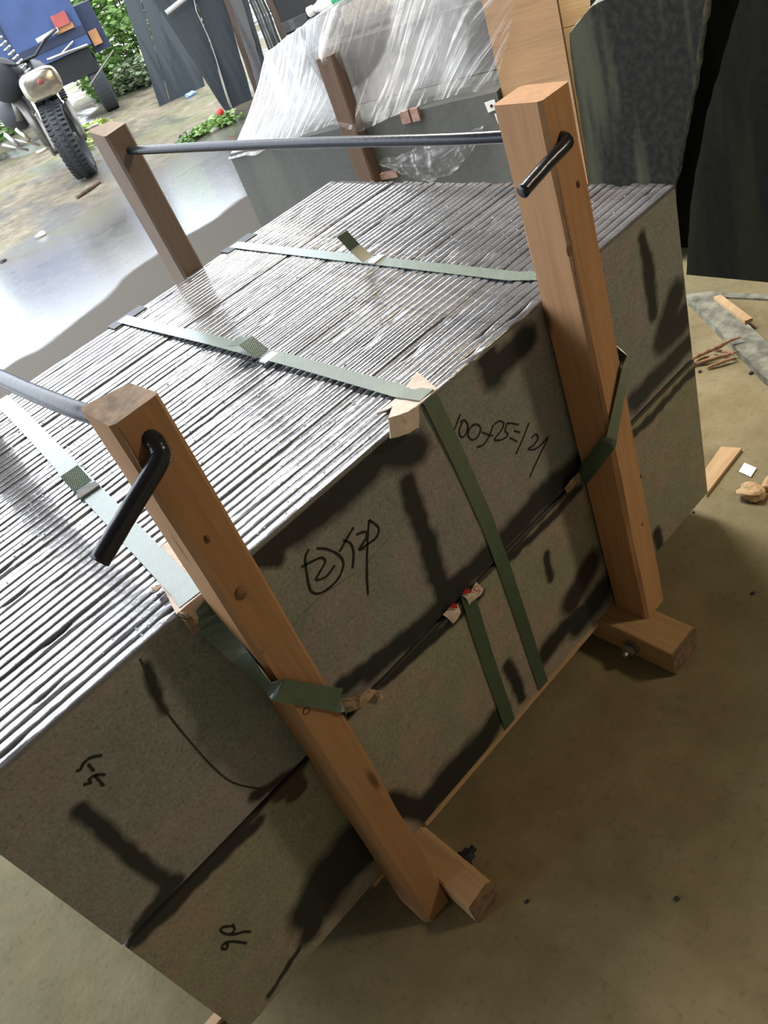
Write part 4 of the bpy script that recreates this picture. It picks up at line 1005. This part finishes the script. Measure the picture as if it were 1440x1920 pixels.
# the tall dark stack nearer the foliage
stand('tall dark slab with a pale edge in front of the foliage', (3.862,9.369,1.122), (4.028,9.285,1.053), (3.712,9.445,-0.05), (3.835,9.382,-0.066), 0.12, M['slab_yard'], nrm=(.45, .89, 0))
stand('tall dark slab in front of the foliage, second from its open side', (4.033,9.282,1.051), (4.181,9.207,0.99), (3.843,9.378,-0.063), (3.953,9.323,-0.067), 0.10, M['slab_yard'], nrm=(.45, .89, 0))
stand('tall greenish dark slab next to the leaning row', (4.186,9.205,0.988), (4.455,9.069,0.878), (3.945,9.327,-0.07), (4.349,9.123,0.336), 0.08, M['slab_yard'], nrm=(.45, .89, 0))
# wire and white pole end
mb = MB(); P = [Vector(p) - Vector((.506, .863, 0)) * 0.03 for p in ((3.453,7.169,0.998), (3.417,7.19,0.828), (3.425,7.185,0.574), (3.412,7.193,0.391), (3.379,7.212,0.07), (3.371,7.217,-0.087))]
mb.tube(P, 0.006, 6); solo('wire', mb, M['metal'], 'thin pale wire hanging down the leaning dark slabs', 'wire')
mb = MB(); a = Vector((3.177,7.331,0.916)) - Vector((.05, .09, 0)); b = Vector((3.364,7.221,0.962)) - Vector((.05, .09, 0)); mb.tube([a, b, b + (b - a)], 0.022, 12); solo('pole', mb, M['white_plastic'], 'white pole end leaning against the first dark leaning slab', 'pole')

# ------------------------------------------------------------------ foliage
def leaves(mb, c, r, n, size, seed):
    R = rnd(seed)
    for _ in range(n):
        d = Vector((R.gauss(0, 1), R.gauss(0, 1), R.gauss(0, 1))).normalized() * (R.random() ** 0.33)
        p = Vector((c[0] + d.x * r[0], c[1] + d.y * r[1], c[2] + d.z * r[2]))
        if p.z < FZ: p.z = FZ + R.random() * 0.1
        q = Matrix.Rotation(R.uniform(0, 6.28), 3, 'Z') @ Matrix.Rotation(R.uniform(-1.2, 1.2), 3, 'X')
        s = size * R.uniform(.6, 1.4)
        loc = [(-.5, 0, 0), (0, .28, .05), (.6, 0, -.08), (0, -.28, .05)]
        mb.add([tuple(p + q @ Vector(l) * s) for l in loc], [(0, 1, 2), (0, 2, 3)])
def bush(label, blobs, mat, seed, size, name='shrub', group='bushes at the far side of the yard'):
    c = Vector((blobs[0][0][0], blobs[0][0][1], FZ)); t = thing(name, label, 'bush', c, 0, group)
    mb = MB()
    for i, (bc, br, n) in enumerate(blobs): leaves(mb, bc, br, n, size, seed + i)
    mb.build('foliage', mat, t, off=c)
    mb = MB(); R = rnd(seed)
    for i, (bc, br, n) in enumerate(blobs):
        for _ in range(4):
            x = bc[0] + R.uniform(-.5, .5) * br[0]; y = bc[1] + R.uniform(-.4, .4) * br[1]
            mb.tube([(x, y, FZ), (x + R.uniform(-.1, .1), y, bc[2] * .5), (x + R.uniform(-.2, .2), y + .1, bc[2] + br[2] * .5)], 0.012, 5)
    mb.build('stem', M['stem'], t, off=c)
bush('big bright green bush between the blue truck and the tall dark slabs', [((4.85, 12.9, 0.9), (.75, .6, 1.1), 2600), ((5.2, 12.3, 1.2), (.7, .6, 1.2), 2400), ((5.6, 11.9, 0.5), (.5, .5, .6), 900), ((4.55, 12.4, .15), (.4, .35, .35), 900)], M['leaf'], 10, 0.11)
bush('low grey-green bush at the foot of the tall dark slabs', [((4.95, 11.5, 0.10), (.42, .3, .22), 900), ((4.75, 11.95, 0.08), (.4, .25, .25), 800)], leaf_mat('grey_leaves', (0.13, 0.20, 0.09), (0.32, 0.38, 0.24)), 30, 0.08)
bush('yellow-green bush showing between tall dark slabs and leaning row', [((4.72, 10.4, 0.30), (.35, .3, .50), 1100), ((4.95, 10.2, 0.1), (.35, .3, .30), 700)], M['leaf_dark'], 50, 0.09)
bush('tall bush behind the leaning row of slabs', [((6.6, 12.5, 1.0), (1.2, .6, 1.3), 2500), ((8.2, 12.0, 1.0), (1.0, .6, 1.3), 1500)], M['leaf_dark'], 60, 0.13)
bush('tall bush behind the blue truck', [((3.2, 14.0, 1.1), (1.2, .6, 1.4), 2400), ((1.4, 14.5, 1.1), (1.4, .6, 1.4), 2200), ((-0.4, 15, 1.1), (1.2, .6, 1.4), 1500)], M['leaf'], 80, 0.14)
# weeds with a red flower
c = Vector((3.051,6.979,-0.07))
t = thing('flowering_weed', 'small weed with one red flower at the foot of the leaning slabs', 'weed', c)
mb = MB()
for i, p in enumerate(((2.93,6.713,-0.03), (2.854,6.785,-0.03), (2.734,6.757,-0.03), (2.953,6.607,-0.03))):
    leaves(mb, p, (.13, .12, .07), 90, 0.055, 90 + i)
mb.build('foliage', M['leaf'], t, off=c)
mb = MB(); mb.ellipsoid((2.885,6.619,0.06), (.035, .035, .03)); mb.build('flower', M['flower_red'], t, off=c)
c = Vector((2.727,6.997,-0.07)); t = thing('weed', 'trailing yellowish weed running left of the red flower', 'weed', c)
mb = MB()
for i, p in enumerate(((2.731,6.877,-0.05), (2.634,6.831,-0.05), (2.554,6.842,-0.05))): leaves(mb, p, (.14, .10, .045), 60, 0.05, 110 + i)
mb.build('foliage', M['leaf_dark'], t, off=c)
c = Vector((3.207,10.671,-0.07)); t = thing('weed', 'bright weed patch beside the black front tyre', 'weed', c)
mb = MB(); leaves(mb, (3.103,10.374,-0.05), (.30, .35, .06), 260, 0.07, 130); leaves(mb, (2.729,9.443,-0.05), (.2, .3, .04), 120, 0.06, 131)
mb.build('foliage', leaf_mat('yellow_green_weed', (0.22, 0.30, 0.05), (0.42, 0.50, 0.12)), t, off=c)

# litter in the yard
for k, (pp, r, mt, lb) in enumerate((((3.946,9.001,-0.06), .07, 'litter_blue', 'blue and white litter scrap in front of the yellow-green bush'), ((2.785,6.686,-0.06), .05, 'white_plastic', 'white litter scrap among the weeds'),
                                     ((0.734,6.565,-0.06), .05, 'white_plastic', 'crumpled pale wrapper on the wet yard'), ((0.314,6.456,-0.06), .03, 'black_plastic', 'small black lump on the bright wet ground'))):
    lump('litter', (pp[0], pp[1], FZ + r * .3), (r, r * .7, r * .4), M[mt], lb, 'litter', k + 20)
mb = MB(); mb.tube([(1.376,7.141,-0.06), (1.524,7.163,-0.055), (1.696,7.251,-0.06)], 0.018, 7); solo('stick', mb, M['slab_yard_brown'], 'brown stick on the ground below the black front tyre', 'stick')

# ------------------------------------------------------------------ motorcycle
MC = Vector((1.85, 7.84, FZ)); FW = Vector((-0.34, -0.94, 0)).normalized(); RT = Vector((0.94, -0.34, 0)).normalized()
moto = thing('motorcycle', 'black motorcycle with knobbly front tyre parked in the wet yard', 'motorcycle', MC)
def mp(r, f, z): return MC + RT * r + FW * f + Vector((0, 0, z))
def mpart(name, mb, mat, label=None, smooth=True, parent=None):
    o = mb.build(name, M[mat], parent or moto, None, smooth, MC)
    if label: o['label'] = label
    return o
ax = (RT * math.cos(0.14) + FW * math.sin(0.14)).normalized(); roll = (FW * math.cos(0.14) - RT * math.sin(0.14)).normalized()
WR = 0.365; wc = mp(0.0, 0.0, WR)
mb = MB(); mb.ring(wc, ax, WR - 0.070, 0.066, 48, 12, 1.65)
for k in range(44):
    q = 2 * math.pi * k / 44
    for sgn in (-1, 0, 1):
        qq = q + (0.07 if sgn == 0 else 0); d = roll * math.cos(qq) + Vector((0, 0, 1)) * math.sin(qq); tt = d.cross(ax)
        c = wc + d * (WR - (0.012 if sgn == 0 else 0.024)) + ax * sgn * 0.078
        a1, a2, a3 = d * 0.016, tt * 0.014, ax * 0.026
        mb.add([c + a1 * i + a2 * j + a3 * l for i in (-1, 1) for j in (-1, 1) for l in (-1, 1)], [(0, 1, 3, 2), (4, 6, 7, 5), (0, 4, 5, 1), (2, 3, 7, 6), (0, 2, 6, 4), (1, 5, 7, 3)])
tyre = mpart('tyre', mb, 'rubber', None, False)
mb = MB(); mb.ring(wc, ax, WR - 0.125, 0.018, 40, 8, 1.6); mpart('rim', mb, 'metal')
mb = MB()
for k in range(18):
    q = 2 * math.pi * k / 18; d = roll * math.cos(q) + Vector((0, 0, 1)) * math.sin(q); s_ = 1 if k % 2 else -1
    mb.tube([wc + ax * 0.03 * s_ + d * 0.04, wc + d * (WR - 0.12)], 0.0025, 4)
mpart('spokes', mb, 'metal')
mb = MB(); mb.tube([wc - ax * 0.09, wc + ax * 0.09], 0.045, 16); mpart('hub', mb, 'grey_metal')
for s_, top in ((-1, mp(-0.13, -0.19, 0.98)), (1, mp(0.18, -0.19, 0.98))):
    mb = MB(); a = wc + ax * 0.150 * s_; m_ = a.lerp(top, .48); mb.tube([a - (top - a) * .06, a, m_], 0.032, 12); lg = mpart('fork_leg', mb, 'grey_metal')
    mb = MB(); mb.tube([m_, top], 0.021, 12); mpart('fork_tube', mb, 'chrome', parent=lg)
    mb = MB()
    for k in range(12):
        c = m_.lerp(top, .12 + .80 * k / 12); mb.ring(c, (top - a), 0.026, 0.012, 16, 6)
    mpart('fork_boot', mb, 'rubber', parent=lg)
# long shiny stay on the near side
mb = MB(); mb.tube([mp(-0.13, 0.02, 0.80), mp(-0.10, 0.10, 0.24), mp(-0.06, 0.08, 0.18)], 0.016, 10); mpart('fender_stay', mb, 'chrome')
# front mudguard, headlamp
mb = MB(); rings = []
for k in range(15):
    q = math.radians(75 + 60 * k / 14); d = roll * math.cos(q) + Vector((0, 0, 1)) * math.sin(q); c = wc + d * (WR + 0.09)
    rings.append([tuple(c - ax * .085 - d * .02), tuple(c - ax * .05 + d * .006), tuple(c + ax * .05 + d * .006), tuple(c + ax * .085 - d * .02), tuple(c + ax * .05), tuple(c - ax * .05)])
mb.loft(rings); mpart('front_mudguard', mb, 'moto_black')
hc = mp(0.03, 0.16, 0.90)
mb = MB(); rings = []
for (f_, a_, b_) in ((-.10, .12, .06), (-.04, .180, .115), (.0, .190, .128), (.03, .185, .122), (.045, .15, .10)):
    rings.append([tuple(hc + RT * a_ * math.copysign(abs(math.cos(q)) ** .6, math.cos(q)) + Vector((0, 0, 1)) * b_ * math.copysign(abs(math.sin(q)) ** .6, math.sin(q)) + FW * f_) for q in [2 * math.pi * i / 28 for i in range(28)]])
mb.loft(rings); hl = mpart('headlamp', mb, 'chrome', 'silvery squared headlamp')
mb = MB(); mb.ellipsoid(hc + FW * .046 + RT * .01 + Vector((0, 0, .02)), (.04, .012, .025)); mpart('lamp_emblem', mb, 'red_lamp', parent=hl)
mb = MB(); mb.tube([mp(-0.40, -.30, 1.22), mp(-.25, -.22, 1.18), mp(-.1, -.2, 1.10), mp(.12, -.2, 1.10), mp(.27, -.22, 1.18), mp(.42, -.30, 1.22)], 0.014, 10); mpart('handlebar', mb, 'moto_black')
mb = MB(); mb.tube([mp(-.12, -.17, .98), mp(.16, -.17, .98)], 0.035, 8); mb.tube([mp(0.02, -.2, .8), mp(.02, -.24, 1.1)], 0.04, 12); mpart('steering_head', mb, 'moto_black')
mb = MB(); mb.ellipsoid(mp(0.0, -.55, .95), (.17, .34, .14), rot=Matrix.Rotation(math.atan2(FW.y, FW.x) - math.pi / 2, 3, 'Z')); mpart('fuel_tank', mb, 'moto_black')
mb = MB(); mb.ellipsoid(mp(0.0, -1.1, .88), (.15, .42, .07), rot=Matrix.Rotation(math.atan2(FW.y, FW.x) - math.pi / 2, 3, 'Z')); mpart('seat', mb, 'rubber')
mb = MB()
for (r, f, z, sz) in ((0, -.52, .42, .17), (0, -.50, .62, .12), (.02, -.72, .40, .15)):
    c = mp(r, f, z); mb.add([c + RT * a * sz * 1.0 + FW * b * sz + Vector((0, 0, d * sz)) for a in (-1, 1) for b in (-1, 1) for d in (-1, 1)], [(0, 1, 3, 2), (4, 6, 7, 5), (0, 4, 5, 1), (2, 3, 7, 6), (0, 2, 6, 4), (1, 5, 7, 3)])
for k in range(7): 
    c = mp(0, -.47, .54 + k * .03); mb.tube([c + FW * .13, c - FW * .13], 0.015, 6); 
mpart('engine', mb, 'moto_black', smooth=False)
mb = MB(); mb.tube([mp(.02, -.22, .95), mp(0, -.30, .45), mp(0, -.55, .26), mp(0, -1.0, .40)], 0.024, 8); mb.tube([mp(.02, -.24, 1.0), mp(0, -.7, .80), mp(0, -1.3, .72)], 0.022, 8); mb.tube([mp(-.1, -1.0, .4), mp(-.1, -1.35, WR)], .02, 8); mb.tube([mp(.1, -1.0, .4), mp(.1, -1.35, WR)], .02, 8); mpart('frame_tubes', mb, 'moto_black')
mb = MB(); mb.tube([mp(-.12, -.36, .62), mp(-.20, -.20, .50), mp(-.19, -.25, .30), mp(-.2, -.6, .24), mp(-.22, -1.3, .36)], 0.028, 10, [.022, .024, .026, .03, .05]); mpart('exhaust', mb, 'grey_metal')
for s_ in (-1, 1):
    mb = MB(); mb.tube([mp(.12 * s_, -.62, .30), mp(.36 * s_, -.60, .31)], 0.018, 8); mpart('footpeg', mb, 'chrome')
mb = MB(); mb.tube([mp(-.32, -.34, .66), mp(-.27, -.32, .86)], .045, 10, [.05, .035]); mb.tube([mp(-.24, -.3, .82), mp(-.19, -.18, .38)], 0.05, 12); mpart('leg_guard', mb, 'grey_metal', 'grey tube guard')
for k, (r_, m_) in enumerate((((-.40), 'chrome'), ((-.52), 'metal'))):
    mb = MB(); mb.tube([mp(r_, -.2, .62), mp(r_ + .06, -.12, .50)], 0.024, 8); mb.tube([mp(r_ - .08, -.2, .55), mp(r_ + .12, -.15, .42)], 0.014, 8); mpart('side_rack', mb, m_)
rw = mp(0.05, -1.38, WR)
mb = MB(); mb.ring(rw, RT, WR - 0.065, 0.065, 40, 10, 1.2); mpart('rear_tyre', mb, 'rubber')
mb = MB(); mb.tube([mp(.62, -.28, 1.0), mp(.2, -.2, 1.03)], 0.012, 8); mpart('brake_lever', mb, 'metal')
mb = MB(); mb.ellipsoid(mp(-.26, -.30, 1.02), (.20, .16, .20)); mb.ellipsoid(mp(-.34, -.5, .72), (.16, .2, .16)); mpart('cowl', mb, 'rubber')
mb = MB()
for k in range(9): mb.ring(mp(-.02 - .012 * k, -.16, 1.02 + .045 * k), (RT * -.25 + Vector((0, 0, 1))), 0.030, 0.013, 14, 6)
mpart('coil_spring', mb, 'metal', 'coiled spring above the headlamp')
# mirrors / indicators


# ------------------------------------------------------------------ blue truck behind
TC = Vector((3.5, 10.85, FZ)); TN = Vector((-0.40, -0.917, 0)).normalized(); TR = Vector((0.917, -0.40, 0)).normalized()
truck = thing('truck', 'blue truck with black tyres behind the motorcycle', 'truck', TC)
def tp(r, f, z): return TC + TR * r + TN * f + Vector((0, 0, z))
def tbox(mb, r0, r1, f0, f1, z0, z1):
    mb.add([tp(a, b, c) for a in (r0, r1) for b in (f0, f1) for c in (z0, z1)], [(0, 1, 3, 2), (4, 6, 7, 5), (0, 4, 5, 1), (2, 3, 7, 6), (0, 2, 6, 4), (1, 5, 7, 3)])
def tpart(name, mb, mat, label=None, smooth=False):
    o = mb.build(name, M[mat], truck, None, smooth, TC)
    if label: o['label'] = label
    return o
mb = MB(); tbox(mb, -2.4, .36, -1.3, 0.0, .82, 2.2); tpart('blue_body', mb, 'blue')
mb = MB(); tbox(mb, -1.6, .36, 0.0, .012, .95, 1.05); tbox(mb, -.60, -.57, 0, .012, 1.05, 2.2); tpart('body_ribs', mb, 'navy')
mb = MB(); tbox(mb, .36, .58, -.7, -0.15, .70, 1.25); tpart('side_panel', mb, 'navy')
mb = MB(); tbox(mb, -2.2, .30, -1.25, -.05, .52, .82); tpart('chassis', mb, 'moto_black')
mb = MB(); mb.tube([tp(-.25, .10, 1.09), tp(.06, .10, 1.11)], 0.028, 10); tpart('rail', mb, 'white_plastic', 'white rail', True)
mb = MB(); tbox(mb, .04, .24, .0, .08, 1.12, 1.26); tpart('tail_lamp', mb, 'red_lamp', 'red tail lamp')
mb = MB(); tbox(mb, .02, .26, .0, .06, 1.06, 1.12); tpart('lamp_bracket', mb, 'orange_lamp')
mb = MB(); tbox(mb, .38, .50, -.14, -.06, .78, .95); tpart('side_lamp', mb, 'orange_lamp', 'faded orange side lamp')
mb = MB(); mb.tube([tp(-.05, .05, .86), tp(.16, .05, .93)], 0.015, 8); tpart('latch_bar', mb, 'metal')
mb = MB(); mb.tube([tp(.10, .04, .42), tp(.58, .04, .66)], 0.014, 8); tpart('stay_bar', mb, 'grey_metal')
for (r, f) in ((.22, -.40), (-1.9, -.40)):
    c = tp(r, f, .36); mb = MB(); mb.tube([c - TR * .11, c - TR * .09, c + TR * .09, c + TR * .11], 0.36, 36, [.30, .36, .36, .30]); wh = mb.build('wheel', M['rubber'], truck, None, False, TC)
    mb = MB(); mb.tube([c - TR * .112, c + TR * .112], 0.17, 24); mb.build('wheel_disc', M['grey_metal'], wh, None, False, TC)
